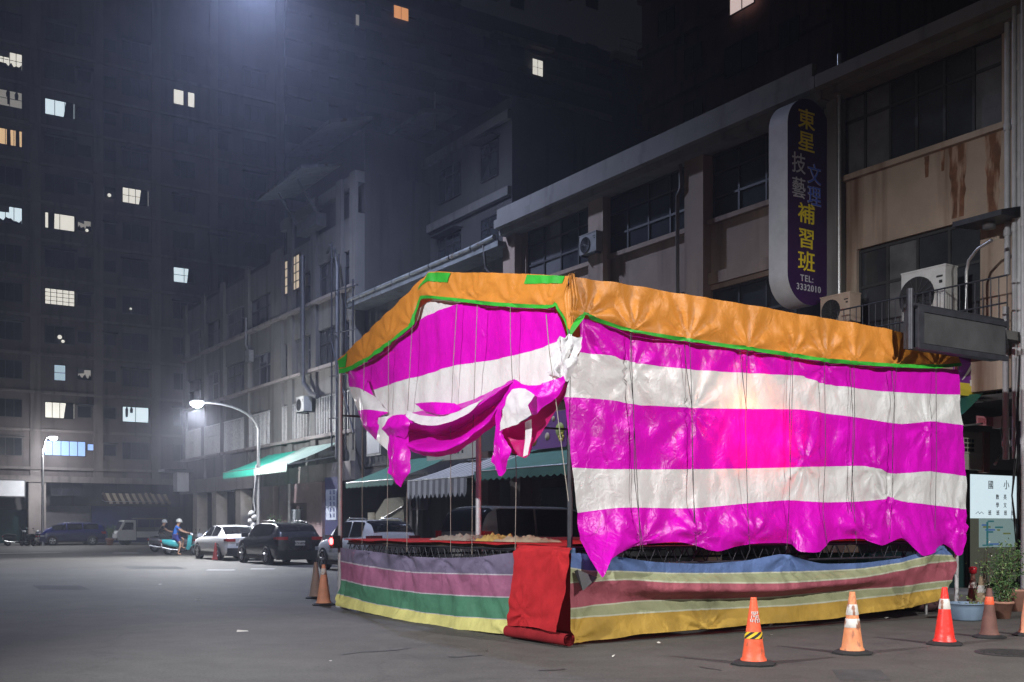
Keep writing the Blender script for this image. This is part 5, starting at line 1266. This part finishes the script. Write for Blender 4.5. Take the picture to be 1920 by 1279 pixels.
car('parked_car', 'white crossover with chrome roof rails parked just behind the tent', 'car', P(6.9, a+2.15), HEAD, 4.3, 1.77, 1.62, SUVst(4.3, 1.77, 1.62), p_white, 2.62, .335, glass={'side': [(-1.45,-.6),(-.52,.75)], 'rear': (-2.0,-1.45), 'front': (.42,1.15), 'mirror': .75}, rails=(-1.4,.1), tl=(1.02,1.14,.36), plate=('', .80))
VANst = lambda L, W, H: [(-L/2, 1.05, 1.12, W*.38, W*.46), (-L/2+.08, 1.10, 1.40, W*.40, W*.485), (-L/2+.28, 1.12, H-.12, W*.41, W*.5), (-L/2+.65, 1.12, H, W*.41, W*.5), (.3, 1.08, H+.0, W*.41, W*.5), (.95, 1.06, H-.10, W*.40, W*.5), (1.75, 1.02, 1.16, W*.42, W*.5), (L/2-.3, .92, .98, W*.41, W*.48), (L/2-.05, .78, .82, W*.37, W*.44), (L/2, .7, .74, W*.33, W*.4)]
car('parked_van', 'silver grey people carrier with dark windows parked across behind the deck', 'van', Vector((.55, 26.9, 0)), rad(42), 4.9, 1.85, 1.92, VANst(4.9, 1.85, 1.92), p_silver, 3.0, .35, glass={'side': [(-1.95,-.75),(-.68,.45),(.52,1.45)], 'rear': (-2.40,-2.05), 'front': (1.0,1.65), 'mirror': 1.35}, tl=(1.12,1.32,.12), plate=('', .8))
b = G(132, 1022.5)
car('parked_car', 'dark blue compact people carrier parked side on below the tower', 'car', b, TH + math.pi, 4.5, 1.76, 1.66, VANst(4.5, 1.76, 1.62), p_blue, 2.7, .33, glass={'side': [(-1.75,-.72),(-.64,.35),(.43,1.35)], 'rear': (-2.2,-1.9), 'front': (.95,1.55), 'mirror': 1.3}, rails=(-1.5,.3), plate=('', .8))

# small white lorry
q = G(270, 1021.4)
t = wroot('small_lorry', 'small white lorry with a grey covered cargo bed behind the scooter riders', 'lorry', q, TH + math.pi)
mb = MB(); mb.prism([(.75,-.78,.35),(2.05,-.78,.35),(2.12,-.78,.85),(1.98,-.78,1.05),(1.62,-.78,1.78),(1.5,-.78,1.84),(.78,-.78,1.84)], (0,1.56,0)); lpart('cab', mb, p_white, t)
for sg in (-1, 1):
    mb = MB(); mb.prism([(.95,sg*.785,1.12),(1.78,sg*.785,1.12),(1.52,sg*.785,1.66),(.95,sg*.785,1.66)], (0,sg*.01,0)); lpart('side_window', mb, m_glass, t)
    mb = MB(); mb.box(2.02, 2.10, sg*.45, sg*.72, .62, .80); lpart('headlight', mb, m_lens, t)
mb = MB(); mb.prism([(2.0,-.7,1.06),(1.66,-.7,1.72),(1.66,.7,1.72),(2.0,.7,1.06)], (.015,0,.01)); lpart('windscreen', mb, m_glass, t)
mb = MB(); mb.box(-2.0, .72, -.78, .78, .55, .66); mb.box(-2.0, .72, -.79, -.74, .66, 1.0); mb.box(-2.0, .72, .74, .79, .66, 1.0); mb.box(-2.03, -1.98, -.78, .78, .66, 1.0); lpart('cargo_bed', mb, p_white, t)
mb = MB(); mb.box(-1.98, .70, -.76, .76, 1.9, 2.0)
for x in (-1.95, -.6, .66):
    for sg in (-1, 1): mb.tube([(x,sg*.74,1.0),(x,sg*.74,1.9)], .025, 6)
mb.box(-1.9, .6, -.6, .6, .66, 1.3); lpart('canopy', mb, M('grey_tarpaulin', (.13,.14,.14), .8, .2), t)
for x in (-1.25, 1.35):
    for sg in (-1, 1):
        mb = MB(); mb.lathe([(0,.02*sg),(.16,.02*sg),(.2,.05*sg),(.29,.05*sg),(.3,.0),(.3,-.18*sg),(0,-.18*sg)], 18, 0, (x, sg*.70, .30), axis='y'); lpart('wheel', mb, m_black, t)
mb = MB(); mb.box(2.06, 2.16, -.74, .74, .34, .52); mb.box(-2.06,-2.03,-.2,.2,.45,.6); lpart('bumper', mb, m_frame, t)

# ------------------------------------------------------------------ scooters
def scooter(label, loc, rz, pm, group=None, name='motor_scooter', seat=None):
    r = wroot(name, label, 'scooter', loc, rz, group)
    for wx in (-.60, .64):
        mb = MB(); tor = []
        R0, r0 = .185, .062
        rows = []
        for i in range(25):
            an = 2*math.pi*i/24; rows.append([(wx+(R0+r0*math.cos(b))*math.cos(an), r0*.85*math.sin(b), .247+(R0+r0*math.cos(b))*math.sin(an)) for b in [2*math.pi*j/8 for j in range(9)]])
        mb.grid(rows, 0); mb.lathe([(0,-.02),(.12,-.02),(.125,0),(.12,.02),(0,.02)], 16, 1, (wx,0,.247), axis='y'); lpart('wheel', mb, [m_black, m_alloy], r)
    def shell(st, nm, m):
        rows = []
        for (x, z0, z1, w) in st:
            zc, h = (z0+z1)/2, (z1-z0)/2
            rows.append([(x, w*math.copysign(abs(math.cos(b))**.7, math.cos(b)), zc+h*math.copysign(abs(math.sin(b))**.7, math.sin(b))) for b in [2*math.pi*j/14 for j in range(15)]])
        mb = MB(); mb.grid(rows, 0); mb.add(rows[0], [tuple(range(14))]); mb.add(rows[-1], [tuple(range(14))]); return lpart(nm, mb, m, r)
    shell([(-.95,.66,.74,.05),(-.82,.52,.78,.13),(-.5,.42,.78,.18),(-.2,.38,.74,.17),(-.05,.34,.6,.13)], 'body', pm)
    shell([(-.1,.22,.33,.14),(.1,.2,.30,.16),(.3,.22,.34,.15)], 'floor_board', m_trim)
    mb = MB(); rows = []
    for (z, x, w) in ((.26,.30,.15),(.45,.36,.20),(.65,.40,.22),(.82,.41,.19),(.97,.42,.12)):
        rows.append([(x+.10-.13*abs(u)**1.6, u*w, z) for u in [k/6-1 for k in range(13)]])
    mb.grid(rows, 0); mb.grid([[(p[0]-.05, p[1], p[2]) for p in rw] for rw in rows], 0); lpart('leg_shield', mb, pm, r)
    mb = MB(); rows = []
    for i in range(9):
        an = rad(-10+150*i/8); rows.append([(.64+.29*math.cos(an), u*.08, .247+.29*math.sin(an)-abs(u)*.03) for u in (-1,-.5,0,.5,1)])
    mb.grid(rows, 0); lpart('mudguard', mb, pm, r)
    shell([(-.82,.77,.83,.10),(-.55,.77,.88,.15),(-.2,.74,.83,.15),(.0,.70,.76,.09)], 'seat', seat or m_black)
    mb = MB(); mb.tube([(.62,0,.3),(.45,0,.95),(.42,0,1.02)], .03, 8); mb.tube([(.36,-.33,1.06),(.43,-.15,1.02),(.43,.15,1.02),(.36,.33,1.06)], .016, 8)
    for sg in (-1, 1): mb.tube([(.42,sg*.2,1.03),(.44,sg*.26,1.2)], .008, 5)
    lpart('handlebar', mb, m_trim, r)
    for sg in (-1, 1):
        mb = MB(); mb.lathe([(0,-.01),(.055,0),(0,.012)], 12, 0, (.44,sg*.29,1.22), axis='x'); lpart('mirror', mb, m_trim, r)
    mb = MB(); mb.lathe([(0,.06),(.06,.045),(.085,0),(.08,-.08),(0,-.1)], 16, 0, (.50,0,1.0), axis='x'); lpart('headlight', mb, m_lens, r)
    mb = MB(); mb.box(-.97, -.90, -.08, .08, .64, .73); lpart('tail_light', mb, m_redl, r)
    mb = MB(); mb.box(-.93, -.9, -.1, .1, .42, .58); lpart('number_plate', mb, m_plate, r)
    mb = MB(); mb.tube([(-.15,-.16,.26),(-.5,-.2,.28),(-.85,-.2,.36)], [.03,.05,.06], 10); lpart('exhaust', mb, m_steel, r)
    return r
m_sct = M('teal_scooter_paint', (.06,.48,.50), .3, .05, 3, spec=.6, coat=.4); m_scb = M('black_scooter_paint', (.02,.02,.022), .3, .1, 3, coat=.4); m_scg = M('grey_scooter_paint', (.09,.09,.095), .3, .1, 3, coat=.4); m_scw = M('white_scooter_paint', (.5,.5,.5), .3, .1, 3, coat=.4)
SQ = G(340, 1041); s1 = scooter('turquoise scooter stopped in the road with a rider in a blue shirt on it', SQ, rad(8), m_sct)
SQ2 = G(312, 1035); s2 = scooter('dark scooter just behind the turquoise one with a rider in black on it', SQ2, rad(14), m_scg)
park = 'scooters parked by the arcade columns'
protoS = scooter('grey scooter parked by the tile columns, nearest the turquoise scooter', P(8.9, 46.6), HEAD-1.5, M('silver_grey_scooter_paint', (.16,.16,.17), .25, .1, 3, coat=.5), park)
for lb, D, a, rz in (('grey scooter parked under the first tile column from the lamp post', 9.3, 44.2, -1.35), ('grey scooter parked between the white sedan and the middle tile column', 9.1, 42.2, -1.6), ('grey scooter parked in front of the far tile column', 9.2, 49.2, -1.4)):
    c = copy_tree(protoS); c['label'] = lb; c.location = P(D, a); c.rotation_euler = (0, 0, HEAD+rz)
q = G(32, 1024); s3 = scooter('dark motor scooter parked at the edge of the photo near the shop front', q, rad(35), m_scb, 'scooters parked below the tower')
for lb, x, y, rz in (('dark scooter with a chrome headlamp parked between its two neighbours below the tower', 52, 1024, 150), ('dark scooter parked against the nose of the blue people carrier', 72, 1023, 120)):
    c = copy_tree(s3); c['label'] = lb; c.location = G(x, y); c.rotation_euler = (0, 0, rad(rz))
c = copy_tree(protoS); c['label'] = 'scooter parked in the shop behind the white crossover'; c['group'] = 'scooters in the shop fronts'; c.location = P(10.6, 25.8); c.rotation_euler = (0, 0, HEAD+1.2)

# ------------------------------------------------------------------ riders
m_skin = M('skin', (.42,.24,.16), .6, .06, 8); m_blk = M('black_shirt', (.018,.018,.02), .85, .2, 6); m_blshirt = M('blue_shirt', (.02,.16,.62), .85, .12, 6); m_nshort = M('navy_shorts', (.02,.03,.20), .85, .15, 6); m_hel = M('white_helmet', (.65,.66,.67), .3, .04, 3, coat=.4); m_gshort = M('grey_trousers', (.05,.05,.055), .85, .15, 6)
def skin_mesh(name, joints, bones, mat, parent, sub=1):
    me = bpy.data.meshes.new(name); keys = list(joints)
    me.from_pydata([joints[k][:3] for k in keys], [(keys.index(a), keys.index(b)) for a, b in bones], [])
    me.materials.append(mat)
    o = bpy.data.objects.new(name, me); COL.objects.link(o); o.parent = parent
    md = o.modifiers.new('skin', 'SKIN'); md.use_smooth_shade = True
    if not me.skin_vertices: me.attributes.new('skin', 'FLOAT', 'POINT')
    for i, k in enumerate(keys):
        v = me.skin_vertices[0].data[i]; rr = joints[k][3]; v.radius = rr if isinstance(rr, tuple) else (rr, rr); v.use_root = (i == 0)
    md2 = o.modifiers.new('sub', 'SUBSURF'); md2.levels = sub; md2.render_levels = sub
    return o
def rider(label, loc, rz, top, shorts, bare, footdown):
    r = wroot('person', label, 'person', loc, rz)
    j = {'pelvis': (-.32,0,.93,.13), 'waist': (-.27,0,1.08,.125), 'chest': (-.20,0,1.30,.14), 'neck': (-.15,0,1.46,.055), 'head0': (-.12,0,1.54,.07), 'head1': (-.10,0,1.66,.085), 'chin': (-.04,0,1.555,.045)}
    bn = [('pelvis','waist'),('waist','chest'),('chest','neck'),('neck','head0'),('head0','head1'),('head0','chin')]
    for n_, sg in (('l', 1), ('r', -1)):
        knee = (.08, sg*.17, .78); foot = (.02, sg*.16, .36)
        if sg == footdown: knee, foot = (.02, sg*.26, .55), (-.10, sg*.36, .07)
        j.update({n_+'sh': (-.19, sg*.19, 1.38, .062), n_+'el': (.04, sg*.25, 1.17, .045), n_+'wr': (.28, sg*.29, 1.09, .03), n_+'ha': (.36, sg*.30, 1.08, .035),
                  n_+'hip': (-.26, sg*.11, .88, .10), n_+'kn': knee+(.062,), n_+'an': foot+(.04,), n_+'to': (foot[0]+.16, foot[1], foot[2]-.02, .035)})
        bn += [('chest', n_+'sh'), (n_+'sh', n_+'el'), (n_+'el', n_+'wr'), (n_+'wr', n_+'ha'), ('pelvis', n_+'hip'), (n_+'hip', n_+'kn'), (n_+'kn', n_+'an'), (n_+'an', n_+'to')]
    body = skin_mesh('body', j, bn, m_skin, r)
    e = .016
    def grow(keys): return {k: j[k][:3] + (j[k][3]+e,) for k in keys}
    t = grow(['waist','pelvis','chest','lsh','rsh']); 
    for n_ in 'lr':
        a_, b_ = Vector(j[n_+'sh'][:3]), Vector(j[n_+'el'][:3]); q = a_.lerp(b_, .6); t[n_+'sl'] = tuple(q) + (.065,)
    skin_mesh('shirt', t, [('pelvis','waist'),('waist','chest'),('chest','lsh'),('chest','rsh'),('lsh','lsl'),('rsh','rsl')], top, r)
    t = {'pelvis': j['pelvis'][:3] + (.15,)}
    for n_ in 'lr':
        t[n_+'hip'] = j[n_+'hip'][:3] + (.12,)
        a_, b_ = Vector(j[n_+'hip'][:3]), Vector(j[n_+'kn'][:3]); t[n_+'th'] = tuple(a_.lerp(b_, .8)) + (.085,)
    bb = [('pelvis','lhip'),('pelvis','rhip'),('lhip','lth'),('rhip','rth')]
    if not bare:
        for n_ in 'lr':
            t[n_+'kn'] = j[n_+'kn'][:3] + (.075,); t[n_+'an'] = j[n_+'an'][:3] + (.05,); bb += [(n_+'th', n_+'kn'), (n_+'kn', n_+'an')]
    skin_mesh('shorts' if bare else 'trousers', t, bb, shorts, r)
    mb = MB(); rows = []
    for i in range(9):
        an = rad(-18+108*i/8); rows.append([(-.105+.145*math.cos(an)*math.cos(b), .128*math.cos(an)*math.sin(b), 1.645+.14*math.sin(an)) for b in [2*math.pi*k/20 for k in range(21)]])
    mb.grid(rows, 0); mb.tube([(.0,-.12,1.60),(.05,-.06,1.61),(.06,0,1.612),(.05,.06,1.61),(.0,.12,1.60)], .018, 6); lpart('helmet', mb, m_hel, r)
    mb = MB()
    for sg in (-1, 1):
        mb.lathe([(0,-.012),(.012,0),(0,.012)], 8, 1, (-.02,sg*.035,1.615))
        hx, hy, hz = j['lha' if sg > 0 else 'rha'][:3]
        mb2 = MB()
        for k in range(4): mb2.tube([(hx+.0,hy-.03+.02*k,hz+.02),(hx+.045,hy-.03+.02*k,hz+.012),(hx+.05,hy-.03+.02*k,hz-.02),(hx+.02,hy-.03+.02*k,hz-.035)], [.010,.010,.009,.008], 6)
        mb2.tube([(hx-.02,hy-sg*.03,hz),(hx+.0,hy-sg*.05,hz-.02),(hx+.02,hy-sg*.045,hz-.035)], [.011,.010,.008], 6)
        lpart('fingers', mb2, m_skin, r)
    mb.tube([(-.01,0,1.60),(.012,0,1.585),(-.01,0,1.575)], [.008,.014,.008], 6, 0)
    lpart('face', mb, [m_skin, m_dark], r)
    return r
rider('person in a blue T-shirt and white helmet sitting on the turquoise scooter, one foot down', SQ, rad(8), m_blshirt, m_nshort, True, -1)
rider('person in a black shirt and white helmet sitting on the dark scooter behind', SQ2, rad(14), m_blk, m_gshort, False, 0)

# ------------------------------------------------------------------ street lamps in view
def street_lamp(label, D, a, H, Dh, zh, power, down=0):
    r = root('street_lamp', label, 'street lamp', D, a)
    mb = MB(); pts = [(D,a,0),(D,a,H-1.5)]
    for i in range(1, 9):
        t = i/8; pts.append((D+(Dh-D)*t**1.5, a, H-1.5+(zh-H+1.5)*(1-(1-t)**2.2)))
    mb.tube(pts, [.10,.075]+[.05]*8, 10); mb.lathe([(.16,0),(.16,.3),(.12,.34)], 12, 0, (D,a,0)); part('pole', mb, m_steel, r)
    sg = -1 if Dh < D else 1
    mb = MB(); mb.prism([(Dh-sg*.05,a-.14,zh+.06),(Dh+sg*.6,a-.12,zh+.04),(Dh+sg*.6,a-.12,zh-.03),(Dh-sg*.05,a-.14,zh-.04)], (0,.28,0)); part('lamp_head', mb, m_frame, r)
    mb = MB(); mb.lathe([(0,-.2),(.16,-.17),(.26,-.08),(.28,.0),(0,.01)], 16, 0, (Dh+sg*.3,a,zh-.04)); part('lamp_lens', mb, glow('street_lamp_lens', (.9,.95,1), 90), r)
    lamp('street_lamp_light', P(Dh+sg*.3, a, zh-.32), power, COOL, kind='POINT', size=.12)
    lamp('street_lamp_pool', P(Dh+sg*.3, a, zh-.34), down, COOL, size=.12, cone=128, blend=.6, aim=P(Dh+sg*.3-1.5, a-2.5, 0))
    return r
street_lamp('lit street lamp with a curved arm beside the green awnings', 9.0, 36.2, 7.3, 6.5, 6.9, 900, 3300)
q = G(80, 1023.3)
Dq = (q.x-CX)*cT + (q.y-CY)*sT; aq = -(q.x-CX)*sT + (q.y-CY)*cT
street_lamp('lit street lamp on a straight pole in front of the tower', Dq, aq, 7.8, Dq+.4, 7.75, 110, 1200)
# utility things on the near lamp pole
mb = MB(); D, a = 9.0, 36.2
mb.tube([(8.9,a-.02,4.2),(8.85,a,3.2),(8.9,a+.35,2.5),(8.95,a+.25,2.1)], .06, 8)
for k in range(5): mb.lathe([(0,-.16),(.15,-.08),(.17,0),(.13,.1),(0,.16)], 9, 0, (8.8+.1*(k % 2),a+.25+.08*(k % 3),1.3+.17*k))
solo('wrapped_bundle', mb, M('white_wrap', (.20,.20,.20), .7, .4, 8, bump=.8, bs=10), 'pale wrapped bundle of wires and bags strapped to the lamp pole', 'bundle', 8.9, a, 1.2)

# ================================================================== cones, tub, plants
m_or = M('orange_cone', (.74,.11,.045), .5, .18, 6, streak=(.30,.09,.05), sscale=(11,11,6), sthr=(.60,.68), bump=.3, bs=14); m_ofd = M('faded_orange_cone', (.68,.25,.11), .6, .2, 6, streak=(.30,.12,.07), sscale=(12,12,6), sthr=(.52,.62), bump=.4, bs=14); m_rdc = M('red_cone', (.82,.035,.025), .4, .12, 5, streak=(.10,.02,.02), sscale=(9,9,4), sthr=(.60,.66), bump=.3, bs=12)
m_bro = M('brown_dirty_cone', (.135,.062,.05), .75, .3, 4); m_band = M('worn_white_band', (.60,.57,.53), .55, .2, 6, streak=(.30,.14,.09), sscale=(14,14,6), sthr=(.53,.6)); m_pink = M('bleached_cone', (.66,.50,.42), .7, .15, 5); m_tan = M('tan_cone', (.34,.24,.15), .7, .2, 5); m_redc2 = M('dull_red_cone', (.40,.06,.05), .6, .15, 5); m_ofr = M('salmon_cone', (.66,.29,.17), .6, .15, 5)
m_hz = M('hazard_yellow', (.70,.46,.02), .5, .1)
def cone(label, loc, rz, h, body, bands=(), base=True, basew=.19, marks=None, tape=False, tip=None, tilt=0):
    r = wroot('traffic_cone', label, 'traffic cone', loc, rz)
    r.rotation_euler = (tilt, 0, rz)
    if base:
        mb = MB(); b = basew; c_ = b*.35
        oct_ = [(-b,-c_),(-c_,-b),(c_,-b),(b,-c_),(b,c_),(c_,b),(-c_,b),(-b,c_)]
        lay = [(1.0,0.),(1.02,.018),(.86,.036),(.72,.045)]
        mb.grid([[(x*k, y*k, z) for x, y in oct_ + oct_[:1]] for k, z in lay], 0, False)
        mb.add([(x*.72, y*.72, .045) for x, y in oct_], [tuple(range(8))]); lpart('base', mb, m_black, r)
    rb, rt = .125*h/.7, .03*h/.7
    def rad_(z): return rb+(rt-rb)*((z-.035)/(h-.035))
    cuts = [.035, .05] + [h*t/14 for t in range(2, 14)] + [h-.012, h]
    mb = MB(); mb.lathe([(rad_(.035)+.012,.035),(rad_(.06)+.012,.06),(rad_(.075),.075)] + [(rad_(z), z) for z in cuts[3:]] + [(rt*.6, h)], 24, 0); lpart('body', mb, body, r)
    for (z0, z1, m) in bands:
        mb = MB(); mb.lathe([(rad_(z0)+.002, z0), (rad_(z0)+.004, z0+.004), (rad_(z1)+.004, z1-.004), (rad_(z1)+.002, z1)], 24, 0); lpart('reflective_band', mb, m, r)
    if tape:
        z0, z1 = tape; mb = MB(); n = 48; vs, fs, ms = [], [], []
        for i in range(n):
            for q in range(5): z = z0+(z1-z0)*q/4; an = 2*math.pi*(i/n+.045*q); vs.append((math.cos(an)*(rad_(z)+.006), math.sin(an)*(rad_(z)+.006), z))
        for i in range(n):
            for q in range(4): fs.append((i*5+q, ((i+1) % n)*5+q, ((i+1) % n)*5+q+1, i*5+q+1)); ms.append((i//4) % 2)
        mb.add(vs, fs, ms, True); lpart('hazard_tape', mb, [m_hz, m_black], r)
    if marks:
        mb = MB(); rr = random.Random(5)
        for z, n in marks:
            for k in range(n):
                an = -math.pi/2 - rz + (k-(n-1)/2)*.34; rad0 = rad_(z)+.006
                for q in range(4):
                    dz, da = rr.uniform(-.02,.02), rr.uniform(-.10,.10); p = (math.cos(an+da)*rad0, math.sin(an+da)*rad0, z+dz); p2 = (math.cos(an-da*.6)*rad0, math.sin(an-da*.6)*rad0, z-dz*.5+.008)
                    mb.tube([p, p2], .0042, 4)
        lpart('painted_marks', mb, marks_m, r)
    if tip: mb = MB(); mb.lathe([(0,h-.02),(rt*2.2,h),(rt*2.4,h+.09),(rt*1.6,h+.11),(0,h+.11)], 16, 0); lpart('cap_lamp', mb, tip, r)
    return r
marks_m = M('mark_white', (.62,.60,.57), .6, .1)
cone('bright orange cone with yellow and black hazard tape and white markings, nearest the camera', G(1413,1246), .4, .70, m_or, [], True, .225, [(.50,4),(.46,5),(.54,4)], (.275,.345))
marks_m = m_ink
cone('battered orange cone with two worn white bands, second along the row', G(1598,1226), 1.1, .70, m_ofd, [(.30,.40,m_band),(.44,.56,m_band)], True, .21)
cone('shiny red cone with one white band standing at the tent end', G(1771,1209), .3, .70, m_rdc, [(.435,.56,m_band)], True, .205)
cone('dirty brown cone with a red printed band beside the shrub', G(1855,1196), .8, .64, m_bro, [(.43,.53,m_or)], True, .19)
cone('pale salmon cone at the very edge of the photo', G(1928,1192), .2, .64, m_ofr, [], True, .19)
cone('dark red cone with a white collar and red cap lamp behind the blue tub', G(1824,1150), .2, .66, M('dark_red_cone', (.15,.06,.045), .6, .2, 5), [(.42,.52,m_band)], True, .17, tip=M('red_cap', (.30,.01,.02), .3, 0))
cone('tan bleached cone with a white collar standing behind the blue tub', G(1840,1153), .2, .62, m_tan, [(.36,.48,m_band)], True, .17)
cone('dull orange cone with a whitish taped top at the tent foot', G(607,1135), .3, .74, m_ofr, [(.56,.67,m_band)], True, .2)
cone('bleached pale cone leaning behind the orange one', G(592,1122), .9, .72, m_pink, [], True, .2)
cone('dull red cone standing by the wheel of the white sedan', G(404,1051), .3, .72, m_redc2, [], False)

# blue tub and plants
q = G(1812, 1163)
mb = MB(); mb.lathe([(.0,.004),(.20,.004),(.215,.02),(.25,.20),(.268,.25),(.285,.255),(.285,.27),(.262,.27),(.245,.20),(0,.19)], 32)
wsolo('plastic_tub', mb, M('blue_tub', (.16,.22,.30), .45, .15, 4), q, 0, 'round blue plastic tub on the ground behind the cones', 'tub')
m_leaf = M('shrub_leaf', (.045,.095,.03), .5, .45, 9, spec=.4); m_leaf2 = M('pale_leaf', (.13,.19,.06), .5, .35, 9); m_stem = M('shrub_stem', (.09,.06,.04), .8, .2, 8); m_soil = M('soil', (.04,.03,.02), .9, .3, 12); m_pot = M('terracotta_pot', (.34,.17,.12), .7, .2, 5)
def shrub(name, label, loc, h, w, n, leaf, seed, pot=None, lsz=.05, m2=None):
    r = wroot(name, label, 'plant', loc, 0); rr = random.Random(seed)
    z0 = .0
    if pot:
        mb = MB(); k = pot; mb.lathe([(0,.003),(.12*k,.003),(.17*k,.26*k),(.19*k,.26*k),(.19*k,.30*k),(.165*k,.30*k),(.15*k,.24*k),(0,.24*k)], 24); lpart('pot', mb, m_pot, r); z0 = .24*k
    mb = MB(); tips = []
    for i in range(9):
        an = rr.uniform(0, 6.28); sp = rr.uniform(.2, 1)*w; hh = h*rr.uniform(.6, 1)
        pts = [(rr.uniform(-.02,.02), rr.uniform(-.02,.02), z0)]
        for k in range(1, 5):
            t_ = k/4; pts.append((math.cos(an)*sp*t_**1.4+rr.uniform(-.03,.03), math.sin(an)*sp*t_**1.4+rr.uniform(-.03,.03), z0+hh*t_)); tips.append((Vector(pts[-1]), t_))
        mb.tube(pts, [.012,.010,.008,.006,.004], 5)
    lpart('stems', mb, m_stem, r)
    mb = MB()
    for i in range(n):
        p, t_ = rr.choice(tips); c = p + Vector((rr.gauss(0,.075), rr.gauss(0,.075), rr.gauss(0,.08)))
        if c.z < .03: c.z = .03+rr.random()*.05
        d = Vector((rr.gauss(0,1), rr.gauss(0,1), rr.gauss(.2,.8))).normalized(); s_ = d.cross(Vector((rr.gauss(0,1),rr.gauss(0,1),rr.gauss(0,1)))).normalized(); L = lsz*rr.uniform(.6,1.3)
        nrm = d.cross(s_)*L*.15
        mb.add([c-d*L*.5, c+s_*L*.26-nrm, c+d*L*.5, c-s_*L*.26-nrm, c+nrm*.2], [(0,1,4),(1,2,4),(2,3,4),(3,0,4)], rr.choice([0,0,0,1]))
    lpart('foliage', mb, [leaf, m2 or m_leaf2], r)
    return r
shrub('leafy_shrub', 'dense green leafy shrub in a pot by the glass door', G(1880,1160), .86, .26, 1500, m_leaf, 3, .9)
shrub('leafy_plant', 'tall thin pale flowering plant rising in front of the door glass', G(1848,1148), 1.12, .14, 160, m_leaf2, 8, None, .04, M('pale_flower', (.5,.5,.46), .7, .1))
shrub('tub_plant', 'small yellow green sprout growing in the blue tub', G(1834,1166)+Vector((0,.18,.2)), .14, .08, 60, m_leaf2, 6, None, .05)
shrub('leafy_shrub', 'dark potted bush between the blue people carrier and the lorry', G(206,1022.4), 1.0, .35, 500, m_leaf, 13, 1.6, .11)
shrub('leafy_shrub', 'bushy pot plant in the doorway behind the dark hatchback', P(10.5, aD(525,10.5), .02), 1.5, .4, 500, m_leaf, 17, 1.2, .1)
mb = MB(); mb.lathe([(0,.004),(.15,.004),(.2,.34),(.22,.35),(.2,.37),(0,.36)], 20)
wsolo('clay_pot', mb, m_pot, G(1908,1146), 0, 'terracotta pot against the pipes at the right edge', 'pot')
# a dark sack and step under the tent end
mb = MB(); rows = []
for i in range(9):
    b = math.pi*i/8; rows.append([(.28*math.sin(b)*math.cos(k*.393)*(1+.15*noise.noise(Vector((i*.5,k*.5,1)))), .22*math.sin(b)*math.sin(k*.393), .13-.13*math.cos(b)) for k in range(17)])
mb.grid(rows); D, z = onA(1725, 1145, .5)
wsolo('dark_sack', mb, M('maroon_sack', (.06,.025,.03), .8, .25, 5), P(D+.3, .6, .0), .4, 'dark maroon sack on the ground under the far tent end', 'sack')

# ------------------------------------------------------------------ unseen arcade shape added behind the viewpoint; its beam cuts light on the road
mb = MB(); mb.box(-22, 24, -3.25, -3.0, 3.52, 5.2); mb.box(-22, 24, -12, -3.26, 4.9, 5.2); mb.box(-22, 24, -12.2, -12.001, 0, 5.2)
for x in (-20, -12, -6, 6, 12, 20): mb.box(x-.25, x+.25, -3.25, -3.0, 0, 3.51)
wsolo('light_cutoff', mb, m_grey, (0,0,0), 0, 'unseen grey beam, roof and columns added behind the viewpoint to cut the light on the road', 'arcade')

# ------------------------------------------------------------------ thin haze volume added for a glow round the lamps, replacing lens glare
hm = bpy.data.materials.new('haze'); hm.use_nodes = True; hn = hm.node_tree
hn.nodes.remove(hn.nodes['Principled BSDF'])
pv = hn.nodes.new('ShaderNodeVolumePrincipled'); pv.inputs['Color'].default_value = (.78, .82, 1, 1); pv.inputs['Density'].default_value = .0016; pv.inputs['Anisotropy'].default_value = .65
hn.links.new(pv.outputs[0], hn.nodes['Material Output'].inputs['Volume'])
mb = MB(); mb.box(-140, 140, -30, 190, -1, 70)
wsolo('haze', mb, hm, (0,0,0), 0, None, None, kind='stuff')
